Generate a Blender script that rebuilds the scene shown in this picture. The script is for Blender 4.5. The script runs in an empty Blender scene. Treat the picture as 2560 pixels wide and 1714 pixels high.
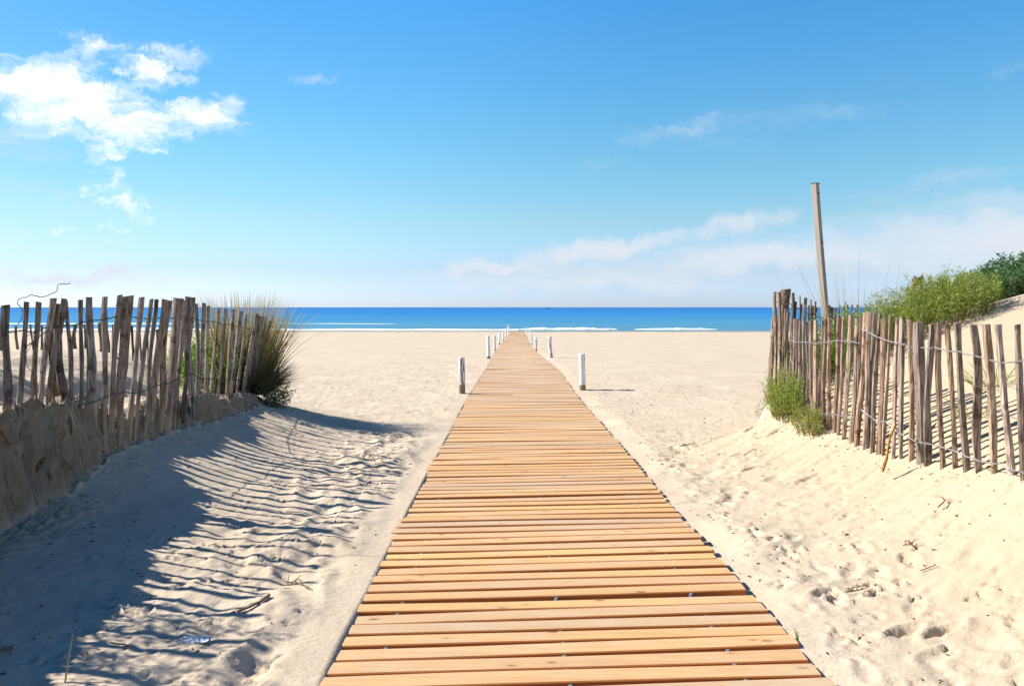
import bpy, math, random
import numpy as np
from mathutils import Vector, Matrix
R = math.radians
random.seed(7); np.random.seed(7)
scene = bpy.context.scene
col = scene.collection

# ------------------------------------------------------------ camera
CAM_H = 1.6
TILT = math.atan(89/1920.0)
cam_d = bpy.data.cameras.new('camera')
cam = bpy.data.objects.new('camera', cam_d); col.objects.link(cam)
cam.location = (0, 0, CAM_H)
cam.rotation_euler = (R(90)-TILT, 0, 0)
cam_d.sensor_width = 36; cam_d.lens = 27
cam_d.clip_start = 0.05; cam_d.clip_end = 90000
scene.camera = cam

def ray(px, py):
    cx = (px-1280)/1920.0; cy = -(py-857)/1920.0
    ct, st = math.cos(TILT), math.sin(TILT)
    return cx, ct+cy*st, cy*ct-st
def at(px, py, Y):
    x, y, z = ray(px, py)
    return Vector((x*Y/y, Y, CAM_H+z*Y/y))

# ------------------------------------------------------------ light
SUN_EL = 35.0
sd = Vector((-1.0, 0.25, 0)).normalized()
sdir = Vector((sd.x*math.cos(R(SUN_EL)), sd.y*math.cos(R(SUN_EL)), math.sin(R(SUN_EL))))
sl = bpy.data.lights.new('sun', 'SUN'); sun = bpy.data.objects.new('sun', sl); col.objects.link(sun)
sl.energy = 4.6; sl.angle = R(0.53); sl.color = (1.0, 0.95, 0.86)
sun.rotation_euler = (-sdir).to_track_quat('-Z', 'Y').to_euler()
scene.view_settings.view_transform = 'Standard'
scene.view_settings.look = 'None'
scene.view_settings.exposure = 1.0
scene.view_settings.gamma = 1.0
scene.cycles.max_bounces = 6

# ------------------------------------------------------------ node helpers
class NT:
    def __init__(s, tree):
        s.t = tree; s.n = tree.nodes; s.l = tree.links
    def new(s, typ, **kw):
        n = s.n.new(typ)
        for k, v in kw.items(): setattr(n, k, v)
        return n
    def put(s, sock, v):
        if isinstance(v, bpy.types.NodeSocket): s.l.new(v, sock)
        elif v is not None: sock.default_value = v
    def math(s, op, a, b=None, c=None, clamp=False):
        n = s.new('ShaderNodeMath', operation=op, use_clamp=clamp)
        s.put(n.inputs[0], a); s.put(n.inputs[1], b); s.put(n.inputs[2], c)
        return n.outputs[0]
    def vmath(s, op, a, b=None):
        n = s.new('ShaderNodeVectorMath', operation=op)
        s.put(n.inputs[0], a)
        if b is not None: s.put(n.inputs[1], b)
        return n.outputs['Value'] if op in ('LENGTH', 'DOT_PRODUCT') else n.outputs[0]
    def noise(s, vec, scale, detail=4, rough=.5, dist=0, out='Fac'):
        n = s.new('ShaderNodeTexNoise')
        s.put(n.inputs['Vector'], vec)
        n.inputs['Scale'].default_value = scale; n.inputs['Detail'].default_value = detail
        n.inputs['Roughness'].default_value = rough; n.inputs['Distortion'].default_value = dist
        return n.outputs[out]
    def mix(s, f, a, b, typ='MIX'):
        n = s.new('ShaderNodeMix', data_type='RGBA', blend_type=typ)
        s.put(n.inputs[0], f); s.put(n.inputs[6], a); s.put(n.inputs[7], b)
        return n.outputs[2]
    def ramp(s, f, stops):
        n = s.new('ShaderNodeValToRGB'); s.put(n.inputs[0], f)
        e = n.color_ramp.elements
        while len(e) < len(stops): e.new(.5)
        for i, (p, c) in enumerate(stops):
            e[i].position = p; e[i].color = c if len(c) == 4 else (*c, 1)
        return n.outputs[0]
    def smooth(s, v, lo, hi):
        n = s.new('ShaderNodeMapRange', interpolation_type='SMOOTHSTEP')
        s.put(n.inputs[0], v); n.inputs[1].default_value = lo; n.inputs[2].default_value = hi
        return n.outputs[0]
    def mapping(s, vec, scale=(1, 1, 1), rot=(0, 0, 0), loc=(0, 0, 0)):
        n = s.new('ShaderNodeMapping'); s.put(n.inputs[0], vec)
        n.inputs['Scale'].default_value = scale; n.inputs['Rotation'].default_value = rot
        n.inputs['Location'].default_value = loc
        return n.outputs[0]
    def bump(s, h, strength, dist, normal=None):
        n = s.new('ShaderNodeBump'); s.put(n.inputs['Height'], h)
        n.inputs['Strength'].default_value = strength; n.inputs['Distance'].default_value = dist
        if normal is not None: s.put(n.inputs['Normal'], normal)
        return n.outputs[0]

# ------------------------------------------------------------ world: nishita sky + thin clouds by direction
w = bpy.data.worlds.new('World'); scene.world = w; w.use_nodes = True
N = NT(w.node_tree); N.n.clear()
sky = N.new('ShaderNodeTexSky', sky_type='NISHITA')
sky.sun_disc = False; sky.sun_elevation = R(SUN_EL)
sky.sun_rotation = math.atan2(sd.x, sd.y)
sky.altitude = 0; sky.air_density = 1.0; sky.dust_density = 0.6; sky.ozone_density = 1.6
tc = N.new('ShaderNodeTexCoord')
sep = N.new('ShaderNodeSeparateXYZ'); N.l.new(tc.outputs['Generated'], sep.inputs[0])
ysafe = N.math('MAXIMUM', sep.outputs[1], 0.02)
u = N.math('DIVIDE', sep.outputs[0], ysafe); v = N.math('DIVIDE', sep.outputs[2], ysafe)
comb = N.new('ShaderNodeCombineXYZ'); N.put(comb.inputs[0], u); N.put(comb.inputs[1], v)
uv = comb.outputs[0]
wn = N.noise(uv, 13, 8, .68, 0, 'Color')
wv = N.vmath('MULTIPLY', N.vmath('SUBTRACT', wn, (.5, .5, .5)), (.20, .075, 0))
uvw = N.vmath('ADD', uv, wv)
def uvpix(px, py):
    x, y, z = ray(px, py); return x/y, z/y
def blob(px, py, rx, ry, amp=1.0, rot=0):
    cu, cv = uvpix(px, py)
    d = N.vmath('SUBTRACT', uvw, (cu, cv, 0))
    if rot: d = N.mapping(d, rot=(0, 0, R(-rot)))
    d = N.vmath('MULTIPLY', d, (1920/rx, 1920/ry, 0))
    l = N.vmath('LENGTH', d)
    return N.math('MULTIPLY', N.math('SUBTRACT', 1.0, l, clamp=True), amp)
def combine(bl):
    o = bl[0]
    for b in bl[1:]: o = N.math('MAXIMUM', o, b)
    return o
dense = combine([blob(*b) for b in [
    (90, 205, 290, 105, 1.5), (200, 265, 240, 110, 1.7), (300, 305, 220, 80, 1.3), (500, 290, 230, 78, 1.2, 4),
    (400, 172, 165, 62, 1.1, 18), (235, 120, 190, 50, .9, -8), (265, 370, 70, 60, .9), (262, 450, 62, 55, .95),
    (325, 518, 90, 50, 1.0, -30), (10, 130, 60, 30, .8), (345, 565, 50, 10, .7), (325, 586, 50, 10, .6), (130, 582, 100, 14, .7, -4),
    (380, 372, 80, 22, .6), (310, 615, 50, 8, .4), (430, 627, 50, 8, .4)]])
st = N.mapping(uvw, scale=(1, 3.6, 1), rot=(0, 0, R(8)))
nz = N.noise(st, 11, 12, .66)
cl1 = N.math('ADD', N.math('MULTIPLY', dense, 1.15), N.math('MULTIPLY', N.math('SUBTRACT', nz, .5), 3.8))
cl1 = N.math('MULTIPLY', N.smooth(cl1, .10, 1.75), N.smooth(dense, 0.0, .34))
st2 = N.mapping(uvw, scale=(.5, 3.0, 1), rot=(0, 0, R(-12)))
nz2 = N.noise(st2, 9, 8, .6)
faint = combine([blob(*b) for b in [
    (1700, 320, 250, 42, .42, 12), (1520, 396, 80, 22, .4), (780, 195, 90, 22, .4), (2520, 190, 140, 40, .36, 12),
    (1850, 560, 260, 50, .75, 20), (1500, 630, 340, 42, 1.1, 8), (1250, 670, 300, 24, .9, 3), (1900, 650, 900, 70, .9, 3),
    (2500, 600, 900, 150, 1.0, 4), (1500, 700, 700, 45, .7), (200, 694, 420, 30, .8), (130, 480, 260, 50, .35, -18),
    (2300, 470, 500, 60, .3, 10), (2000, 300, 700, 120, .22, 8), (20, 330, 300, 160, .45)]])
cl2 = N.math('MULTIPLY', N.smooth(N.math('ADD', faint, N.math('MULTIPLY', N.math('SUBTRACT', nz2, .5), 1.0)), .05, .95), N.smooth(faint, 0, .25))
front = N.smooth(sep.outputs[1], .02, .2)
cl1 = N.math('MULTIPLY', cl1, front); cl2 = N.math('MULTIPLY', N.math('MULTIPLY', cl2, .9), front)
hs = N.new('ShaderNodeHueSaturation'); N.l.new(sky.outputs[0], hs.inputs['Color'])
hs.inputs['Saturation'].default_value = 1.12; hs.inputs['Value'].default_value = 1.0
# sky tint by elevation: pale horizon, unseen overhead part darkened to deepen the shadows
hl_ = N.math('SQRT', N.math('ADD', N.math('MULTIPLY', sep.outputs[0], sep.outputs[0]), N.math('MULTIPLY', sep.outputs[1], sep.outputs[1])))
vt = N.math('DIVIDE', sep.outputs[2], N.math('MAXIMUM', hl_, .02), clamp=True)
def tn(*c): return tuple(q/1.4 for q in c)
sky_tint = N.ramp(vt, [(0, tn(.62, .80, 1.36)), (.02, tn(.52, .68, 1.17)), (.045, tn(.47, .57, .85)), (.11, tn(.50, .64, .69)), (.19, tn(.43, .70, .73)), (.40, tn(.29, .745, .94)), (.62, tn(.17, .45, .70)), (.95, tn(.10, .30, .55))])
skyc = N.mix(1.0, hs.outputs[0], sky_tint, 'MULTIPLY')
sdot = N.vmath('DOT_PRODUCT', N.vmath('NORMALIZE', tc.outputs['Generated']), tuple(sdir))
dim = N.math('MULTIPLY_ADD', N.smooth(sdot, .40, .92), -.28, 1.0)
skyc = N.vmath('MULTIPLY', skyc, (1.4, 1.4, 1.4))
ds = N.new('ShaderNodeVectorMath', operation='SCALE'); N.put(ds.inputs[0], skyc); N.put(ds.inputs['Scale'], dim); skyc = ds.outputs[0]
SKY = 0.115
c = N.mix(cl2, skyc, (3.4, 3.6, 3.95, 1))
c = N.mix(cl1, c, (5.2, 5.2, 5.0, 1))
bg = N.new('ShaderNodeBackground'); N.put(bg.inputs[0], c); bg.inputs[1].default_value = SKY
wo = N.new('ShaderNodeOutputWorld'); N.l.new(bg.outputs[0], wo.inputs[0])

# ------------------------------------------------------------ materials
def mat(name):
    m = bpy.data.materials.new(name); m.use_nodes = True
    t = NT(m.node_tree); b = m.node_tree.nodes['Principled BSDF']
    return m, t, b
def simple(name, c, rough=.7, metal=0.0, spec=.3):
    m, t, b = mat(name)
    b.inputs['Base Color'].default_value = (*c, 1); b.inputs['Roughness'].default_value = rough
    b.inputs['Metallic'].default_value = metal; b.inputs['Specular IOR Level'].default_value = spec
    g = t.new('ShaderNodeTexCoord')
    n = t.noise(g.outputs['Object'], 30, 4)
    t.put(b.inputs['Base Color'], t.mix(n, (*[x*.75 for x in c], 1), (*[min(1, x*1.25) for x in c], 1)))
    return m

def sand_mat():
    m, t, b = mat('sand')
    g = t.new('ShaderNodeNewGeometry'); P = g.outputs['Position']
    n1 = t.noise(P, .9, 5, .55); n2 = t.noise(P, 6, 4, .6); n3 = t.noise(P, 260, 2, .6)
    c = t.mix(t.smooth(n1, .3, .7), (.52, .415, .300, 1), (.585, .475, .355, 1))
    c = t.mix(t.math('MULTIPLY', t.smooth(n2, .35, .75), .35), c, (.52, .43, .32, 1))
    c = t.mix(t.math('MULTIPLY', t.smooth(n3, .55, .8), .30), c, (.36, .27, .18, 1))
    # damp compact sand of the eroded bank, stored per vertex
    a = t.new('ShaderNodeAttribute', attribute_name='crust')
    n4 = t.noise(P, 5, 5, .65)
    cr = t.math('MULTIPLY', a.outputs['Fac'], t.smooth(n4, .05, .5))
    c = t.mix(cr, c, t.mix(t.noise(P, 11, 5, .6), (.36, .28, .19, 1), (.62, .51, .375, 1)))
    # wet strip by the water
    sp = t.new('ShaderNodeSeparateXYZ'); t.put(sp.inputs[0], P)
    wet = t.smooth(sp.outputs[2], -1.93, -2.06)
    c = t.mix(wet, c, (.30, .215, .14, 1))
    slope = t.math('MULTIPLY', t.smooth(sp.outputs[0], 1.5, 2.7), t.smooth(sp.outputs[1], 10.0, 8.5))
    c = t.mix(t.math('MULTIPLY', slope, .6), c, t.mix(n2, (.40, .315, .20, 1), (.47, .375, .245, 1)))
    # damp patches on the right slope
    c = t.mix(t.math('MULTIPLY', t.smooth(t.noise(P, 1.5, 3, .5), .60, .72), .22), c, (.42, .33, .2, 1))
    t.put(b.inputs['Base Color'], c)
    b.inputs['Roughness'].default_value = .97; b.inputs['Specular IOR Level'].default_value = .12
    h1 = t.noise(t.mapping(P, scale=(1, 1.7, 1), rot=(0, 0, R(35))), 16, 6, .62)
    h2 = t.noise(P, 420, 2, .5)
    h1 = t.math('ADD', h1, t.math('MULTIPLY', t.smooth(t.noise(t.mapping(P, scale=(1, 1.3, 1)), 38, 4, .6), .5, .75), -.22))
    h3 = t.math('MULTIPLY', t.noise(t.mapping(P, scale=(1.3, 1.3, .8)), 13, 9, .72), a.outputs['Fac'])
    nb = t.bump(h1, .42, .030, t.bump(h3, 1.0, .11))
    t.put(b.inputs['Normal'], t.bump(h2, .35, .004, nb))
    return m
SAND = sand_mat()

def plank_mat(far=False):
    m, t, b = mat('plank_wood_far' if far else 'plank_wood')
    a = t.new('ShaderNodeAttribute', attribute_name='tone'); tone = a.outputs['Fac']
    g = t.new('ShaderNodeNewGeometry'); P = g.outputs['Position']
    off = t.new('ShaderNodeCombineXYZ'); t.put(off.inputs[0], t.math('MULTIPLY', tone, 37.0)); t.put(off.inputs[2], t.math('MULTIPLY', tone, 91.0))
    V = t.vmath('ADD', P, off.outputs[0])
    gr = t.noise(t.mapping(V, scale=(1.3, 26, 26)), 2.6, 6, .6, 1.2)
    # long cathedral figure: rings of a stretched warped field
    ws = t.new('ShaderNodeTexWave', wave_type='RINGS', rings_direction='SPHERICAL')
    t.put(ws.inputs['Vector'], t.mapping(V, scale=(.9, 9, 9))); ws.inputs['Scale'].default_value = 2.2
    ws.inputs['Distortion'].default_value = 5.0; ws.inputs['Detail'].default_value = 3; ws.inputs['Detail Scale'].default_value = 1.2
    vo = t.new('ShaderNodeTexVoronoi'); t.put(vo.inputs['Vector'], t.mapping(V, scale=(3.2, 7.5, 7.5)))
    vo.inputs['Scale'].default_value = 1.15
    knot = t.smooth(vo.outputs['Distance'], .13, .06)
    halo = t.smooth(vo.outputs['Distance'], .30, .08)
    base = t.ramp(tone, [(0, (.56, .325, .130)), (.2, (.66, .435, .22)), (.4, (.66, .395, .16)), (.6, (.54, .395, .26)), (.8, (.63, .375, .17)), (1, (.70, .465, .18))])
    c = t.mix(t.math('MULTIPLY', t.smooth(gr, .42, .70), .62), base, (.47, .28, .13, 1))
    c = t.mix(t.math('MULTIPLY', ws.outputs['Fac'], .30), c, (.50, .29, .12, 1))
    c = t.mix(t.math('MULTIPLY', halo, .3), c, (.46, .25, .10, 1))
    c = t.mix(t.math('MULTIPLY', knot, .8), c, (.20, .09, .04, 1))
    fx = t.smooth(t.noise(t.mapping(V, scale=(.8, 60, 60)), 2.0, 3, .5), .60, .72)
    c = t.mix(t.math('MULTIPLY', fx, .45), c, (.36, .19, .08, 1))
    # patches of driven-in sand and bleaching, plus a pale tan growing along the walk
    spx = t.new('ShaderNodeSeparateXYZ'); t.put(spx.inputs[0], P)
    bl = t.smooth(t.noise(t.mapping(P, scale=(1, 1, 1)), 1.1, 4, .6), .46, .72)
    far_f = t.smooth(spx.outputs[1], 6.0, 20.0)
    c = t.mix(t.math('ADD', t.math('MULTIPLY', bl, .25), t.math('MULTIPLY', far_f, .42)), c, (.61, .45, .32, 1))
    wear = t.math('MULTIPLY', t.smooth(t.noise(t.mapping(V, scale=(.9, 3, 3)), 1.7, 6, .65), .5, .72), .45)
    c = t.mix(wear, c, (.52, .42, .33, 1))
    st = t.smooth(t.noise(P, 7, 6, .7), .66, .74)
    c = t.mix(t.math('MULTIPLY', st, .35), c, (.72, .62, .5, 1))
    # sides, ends and edge chamfers take a saturated orange instead of the top colour
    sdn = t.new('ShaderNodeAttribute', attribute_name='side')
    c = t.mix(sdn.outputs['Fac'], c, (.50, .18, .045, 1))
    t.put(b.inputs['Base Color'], c)
    b.inputs['Roughness'].default_value = .62; b.inputs['Specular IOR Level'].default_value = .25
    t.put(b.inputs['Normal'], t.bump(gr, .30, .004))
    return m
PLANK = plank_mat()

def picket_mat(name, c0, c1, cdark):
    m, t, b = mat(name)
    tcn = t.new('ShaderNodeTexCoord'); O = tcn.outputs['Object']
    oi = t.new('ShaderNodeObjectInfo'); rnd = oi.outputs['Random']
    off = t.new('ShaderNodeCombineXYZ'); t.put(off.inputs[0], t.math('MULTIPLY', rnd, 31.0)); t.put(off.inputs[2], t.math('MULTIPLY', rnd, 17.0))
    V = t.vmath('ADD', O, off.outputs[0])
    gr = t.noise(t.mapping(V, scale=(42, 42, 2.2)), 1.6, 7, .62, .8)
    bl = t.noise(t.mapping(V, scale=(6, 6, 2)), 1.5, 4, .6)
    c = t.mix(t.smooth(bl, .3, .7), (*c0, 1), (*c1, 1))
    c = t.mix(t.math('MULTIPLY', t.smooth(gr, .45, .60), .85), c, (*cdark, 1))
    c = t.mix(t.math('MULTIPLY', t.smooth(t.noise(V, 7, 3, .5), .56, .66), .7), c, (cdark[0]*.5, cdark[1]*.45, cdark[2]*.4, 1))
    hv = t.new('ShaderNodeHueSaturation'); t.put(hv.inputs['Color'], c)
    t.put(hv.inputs['Value'], t.math('MULTIPLY_ADD', rnd, .6, .68)); t.put(hv.inputs['Saturation'], t.math('MULTIPLY_ADD', t.math('FRACT', t.math('MULTIPLY', rnd, 7.3)), .55, .7))
    a = t.new('ShaderNodeAttribute', attribute_name='cake')
    c = t.mix(t.math('MULTIPLY', a.outputs['Fac'], t.smooth(t.noise(V, 14, 4, .6), .15, .55)), hv.outputs[0], (.42, .325, .22, 1))
    t.put(b.inputs['Base Color'], c)
    b.inputs['Roughness'].default_value = .85; b.inputs['Specular IOR Level'].default_value = .2
    t.put(b.inputs['Normal'], t.bump(gr, .8, .008))
    return m
WOOD_L = picket_mat('weathered_grey_wood', (.37, .305, .25), (.25, .19, .15), (.10, .07, .05))
WOOD_R = picket_mat('weathered_red_brown_wood', (.45, .335, .26), (.30, .21, .155), (.12, .07, .045))
WOOD_D = picket_mat('dark_old_wood', (.22, .165, .125), (.15, .105, .08), (.07, .05, .035))
WIRE = simple('galvanised_wire', (.30, .30, .31), .5, .6, .5)
WIRE_D = simple('rusted_wire', (.10, .085, .08), .7, .3, .3)

def foliage_mat(name, c0, c1, trans=.35, dry=(.42, .33, .15), dryf=.2):
    m, t, b = mat(name)
    a = t.new('ShaderNodeAttribute', attribute_name='tone')
    c = t.mix(a.outputs['Fac'], (*c0, 1), (*c1, 1))
    d = t.new('ShaderNodeAttribute', attribute_name='dry')
    c = t.mix(d.outputs['Fac'], c, (*dry, 1))
    t.put(b.inputs['Base Color'], c)
    b.inputs['Roughness'].default_value = .55; b.inputs['Specular IOR Level'].default_value = .25
    tr = t.new('ShaderNodeBsdfTranslucent'); t.put(tr.inputs[0], c)
    ms = t.new('ShaderNodeMixShader'); ms.inputs[0].default_value = trans
    out = m.node_tree.nodes['Material Output']
    t.l.new(b.outputs[0], ms.inputs[1]); t.l.new(tr.outputs[0], ms.inputs[2]); t.l.new(ms.outputs[0], out.inputs[0])
    return m
GRASS = foliage_mat('marram_blade', (.07, .085, .025), (.30, .28, .08), .4, (.52, .38, .19))
GRASSD = foliage_mat('dark_marram_blade', (.045, .055, .02), (.13, .13, .05), .2, (.24, .17, .09))
GREEN = foliage_mat('green_leaf', (.10, .25, .03), (.27, .46, .06), .5, (.42, .34, .09))
HERBD = foliage_mat('dune_herb_leaf', (.13, .24, .03), (.40, .48, .09), .45, (.26, .15, .05))
HERB = foliage_mat('herb_leaf', (.16, .27, .04), (.42, .50, .10), .5, (.50, .40, .16))
DARKG = foliage_mat('dark_leaf', (.035, .10, .03), (.11, .23, .07), .28, (.26, .27, .18))
STEM = simple('woody_stem', (.16, .10, .055), .8)
WHITEP = None

# ------------------------------------------------------------ mesh helpers
def tag(o, label=None, cat=None, group=None, kind=None):
    if label: o['label'] = label
    if cat: o['category'] = cat
    if group: o['group'] = group
    if kind: o['kind'] = kind
    return o
def empty(name, loc):
    o = bpy.data.objects.new(name, None); col.objects.link(o); o.location = loc; o.empty_display_size = .1
    return o
def mesh_obj(name, V, F, m, parent=None, attrs=None, smooth=False, loc=None, fattr=None):
    me = bpy.data.meshes.new(name)
    me.from_pydata([tuple(v) for v in V], [], F)
    if attrs:
        for k, vals in attrs.items():
            at_ = me.attributes.new(k, 'FLOAT', 'POINT'); at_.data.foreach_set('value', np.asarray(vals, dtype=np.float32))
    if smooth: me.polygons.foreach_set('use_smooth', [True]*len(me.polygons))
    me.materials.append(m); me.update()
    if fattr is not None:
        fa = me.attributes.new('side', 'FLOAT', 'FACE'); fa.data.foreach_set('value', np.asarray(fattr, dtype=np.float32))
    o = bpy.data.objects.new(name, me); col.objects.link(o)
    if loc is not None: o.location = loc
    if parent is not None:
        o.parent = parent
    return o

def tube(pts, rad, n=5):
    V = []; F = []
    pts = [Vector(p) for p in pts]; k = len(pts)
    for i, p in enumerate(pts):
        d = (pts[min(k-1, i+1)]-pts[max(0, i-1)])
        if d.length < 1e-6: d = Vector((1, 0, 0))
        d.normalize()
        a = d.cross(Vector((0, 0, 1)) if abs(d.z) < .9 else Vector((1, 0, 0))).normalized(); b_ = d.cross(a)
        r = rad[i] if hasattr(rad, '__len__') else rad
        for j in range(n):
            an = 2*math.pi*j/n
            V.append(p+a*math.cos(an)*r+b_*math.sin(an)*r)
    for i in range(k-1):
        for j in range(n):
            j2 = (j+1) % n
            F.append((i*n+j, i*n+j2, (i+1)*n+j2, (i+1)*n+j))
    F.append(tuple(range(n))[::-1]); F.append(tuple((k-1)*n+j for j in range(n)))
    return V, F
def join(parts):
    V = []; F = []
    for v, f in parts:
        o = len(V); V += list(v); F += [tuple(i+o for i in q) for q in f]
    return V, F

# numpy value noise
def _h(ix, iy, seed):
    n = (ix.astype(np.int64)*374761393 + iy.astype(np.int64)*668265263 + seed*1442695041) & 0x7fffffff
    n = ((n ^ (n >> 13))*1274126177) & 0x7fffffff
    return ((n ^ (n >> 16)) & 0xffff)/65535.0
def vnoise(x, y, seed=0):
    x0 = np.floor(x); y0 = np.floor(y); fx = x-x0; fy = y-y0
    fx = fx*fx*fx*(fx*(fx*6-15)+10); fy = fy*fy*fy*(fy*(fy*6-15)+10)
    a = _h(x0, y0, seed); b = _h(x0+1, y0, seed); c_ = _h(x0, y0+1, seed); d = _h(x0+1, y0+1, seed)
    return (a*(1-fx)+b*fx)*(1-fy)+(c_*(1-fx)+d*fx)*fy-.5
def fbm(x, y, oct=4, seed=0, g=.5):
    r = 0; a = 1; f = 1
    for i in range(oct):
        r = r+a*vnoise(x*f+i*13.7, y*f+i*7.1, seed+i); a *= g; f *= 2.03
    return r
def sstep(a, b, x):
    t_ = np.clip((x-a)/(b-a), 0, 1); return t_*t_*(3-2*t_)

# ------------------------------------------------------------ ground heights
PY = [-20, 6.7, 9.6, 12.9, 16.3, 20, 24, 28, 32.5, 39.3, 53.7, 84.4, 112, 118, 135, 160, 400]
PZ = [0, -.01, -.045, -.10, -.14, -.18, -.26, -.38, -.50, -.68, -1.05, -1.64, -1.98, -2.10, -2.5, -3.2, -6]
_py = np.linspace(-20, 400, 8401); _pz = np.interp(_py, PY, PZ)
_k = np.exp(-.5*(np.arange(-40, 41)/14.0)**2); _k /= _k.sum()
_pz = np.convolve(np.pad(_pz, 40, mode='edge'), _k, mode='valid')
def prof(y): return np.interp(y, _py, _pz)
CXY = [-20, 6.7, 9.6, 12.9, 16.3, 22.6, 32.5, 39, 54, 84, 112]; CXX = [.25, .215, .22, .195, .21, .28, .22, .195, .24, .54, .77]
_cx = np.convolve(np.pad(np.interp(_py, CXY, CXX), 40, mode='edge'), _k, mode='valid')
def walk_x(y): return np.interp(y, _py, _cx)
def fence_l(y):   # x of the left fence line
    return -3.5 + .04*np.sin(y*1.1)
def fence_r(y):
    return np.interp(y, [-5, 4.8, 6.5, 8.7, 9.2, 9.6, 14, 20], [3.25, 3.23, 3.15, 3.10, 3.12, 3.45, 6.2, 11.0])

def ground(x, y, detail=True):
    x = np.asarray(x, dtype=float); y = np.asarray(y, dtype=float)
    z = prof(y)
    big = fbm(x*.25, y*.25, 3, 5)*.05
    cx = walk_x(y)
    away = sstep(1.1, 2.2, np.abs(x-cx))
    z = z+big*away
    # ---- left bank
    n1 = fbm(y*2.1, x*.15+3, 4, 11)          # scarp line wander
    n2 = fbm(y*9+40, x*.3, 3, 12)
    xs = np.interp(y, [-6, 6.2, 6.6, 8.2, 8.6, 10.6, 11.6, 14, 22], [-3.38, -3.38, -3.50, -3.50, -3.40, -3.38, -3.75, -5.2, -12]) + n1*.07 + n2*.05
    zt = np.interp(y, [-6, 4.5, 5.2, 6.4, 7.0, 7.8, 8.6, 9.5, 10.3, 11.2, 13, 20, 30], [1.06, 1.06, .87, .83, .60, .64, .60, .46, .40, .38, .35, .0, -.3]) + fbm(y*3, x*2, 3, 14)*.08
    zb = np.interp(y, [-6, 3, 4.6, 5.2, 5.9, 6.5, 8.2, 10.6, 12, 14, 20], [.06, .06, .08, .12, .25, .37, .38, .33, .24, .1, 0])
    q = np.clip((x-xs)/1.75, 0, 1)
    skirt = zb*(1-q)**1.7
    dune = 0.52*np.exp(-((x+7.2)/3.2)**2-((y-11.5)/3.6)**2) + .12*sstep(-4, -9, x)*np.exp(-((y-6)/8.0)**2)
    ridge = (.27+.14*fbm(y*.9, x*.4, 3, 17))*sstep(xs-.40, xs-.95, x)*sstep(2.0, 4.0, y)*(1-sstep(8.2, 9.6, y))
    inside_top = zt+dune*sstep(-3.5, -5.5, x)+ridge*(1-.45*sstep(-4.8, -6.5, x))
    wcl = np.interp(y, [-6, 10.2, 12, 14], [.09, .09, .7, 1.5])
    t_in = sstep(0, 1, (xs-x)/wcl)
    yf = 1-sstep(15, 24, y)
    basel = np.maximum(z, 0*z-.2)
    zl = skirt*yf
    L = np.where(x < 0, z + (zl*(1-t_in) + (inside_top-z)*t_in*yf), z)
    z = np.where(x < 0, L, z)
    # ---- right bank
    fr = fence_r(y)
    zf = np.interp(y, [-6, 3, 4.87, 5.4, 6.3, 7.1, 7.75, 8.9, 10, 12], [.6, .6, .50, .40, .35, .37, .42, .50, .55, .6])
    dx = x-fr
    behind = zf+2.0*(1-np.exp(-.30*np.maximum(dx, 0)))+.03*np.clip(y-7, 0, 3)*sstep(.3, 2, dx)
    qf = np.clip(-dx/1.35, 0, 1)
    front_z = zf*(1-qf)**1.8
    tt = sstep(-.03, .05, dx)
    wr = 1-sstep(8.6, 9.5, y)
    # north of the corner the dune face drops to the beach along the rear fence line
    steep = sstep(-1.0, .25, dx)
    Rn = z+(zf*sstep(-.28, .0, dx)*(1-tt) + (behind-0*z)*tt)*1.0
    Rs = z+front_z*(1-tt)+behind*tt
    yr = 1-sstep(12.8, 16.5, y)
    Rz = (Rs*wr+Rn*(1-wr))
    z = np.where(x > 0, z*(1-yr)+Rz*yr, z)
    return z, dx, xs

def axis_lin(a, b, s): return list(np.arange(a, b, s))
def grow(start, step, ratio, end):
    o = []; v_ = start; s = step
    while v_ < end:
        s *= ratio; v_ += s; o.append(v_)
    return o
S = .018
ys = axis_lin(-8, 2.4, .12)+axis_lin(2.4, 9.0, S)
ys += grow(ys[-1], S, 1.0125, 165)
xr = axis_lin(0, 4.3, S); xr += grow(xr[-1], S, 1.045, 420)
xs_ = sorted(set([round(-v, 5) for v in xr[1:] if not (-3.80 < -v < -3.22)]+[round(v, 5) for v in xr]+[round(q, 5) for q in np.arange(-3.80, -3.219, .0055)]))
X, Y = np.meshgrid(np.array(xs_), np.array(ys))
Z, DXR, XSL = ground(X, Y)
CX = walk_x(Y)
# near walls of the bank: crust attribute
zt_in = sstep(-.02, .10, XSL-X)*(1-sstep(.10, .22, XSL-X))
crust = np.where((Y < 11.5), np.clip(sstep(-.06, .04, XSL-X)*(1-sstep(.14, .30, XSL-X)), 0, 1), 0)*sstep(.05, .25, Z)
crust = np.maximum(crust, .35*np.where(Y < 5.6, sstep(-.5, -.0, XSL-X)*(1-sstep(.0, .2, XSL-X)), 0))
# texture of the sand surface
off_walk = sstep(1.02, 1.3, np.abs(X-CX))
flatness = off_walk
wind = fbm((X*.8+Y*1.9)*1.2, (Y*.8-X*1.9)*.35, 4, 21)*.022
lump = fbm(X*2.3, Y*2.3, 4, 31, .55)*.050
fine = fbm(X*11, Y*11, 3, 41, .6)*.010
near = 1-sstep(16, 60, Y)
inl = sstep(XSL+1.0, XSL+1.9, X)   # trodden area on the left of the walk
inr = 1-sstep(-1.5, -.6, DXR)
tread = np.where(X < CX, inl, inr)
Z = Z+(wind+fine*.6+lump*(.22+.38*tread*np.where(X < CX, 1.0, .35)*(1-.6*sstep(9, 12, Y))))*flatness*near
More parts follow.
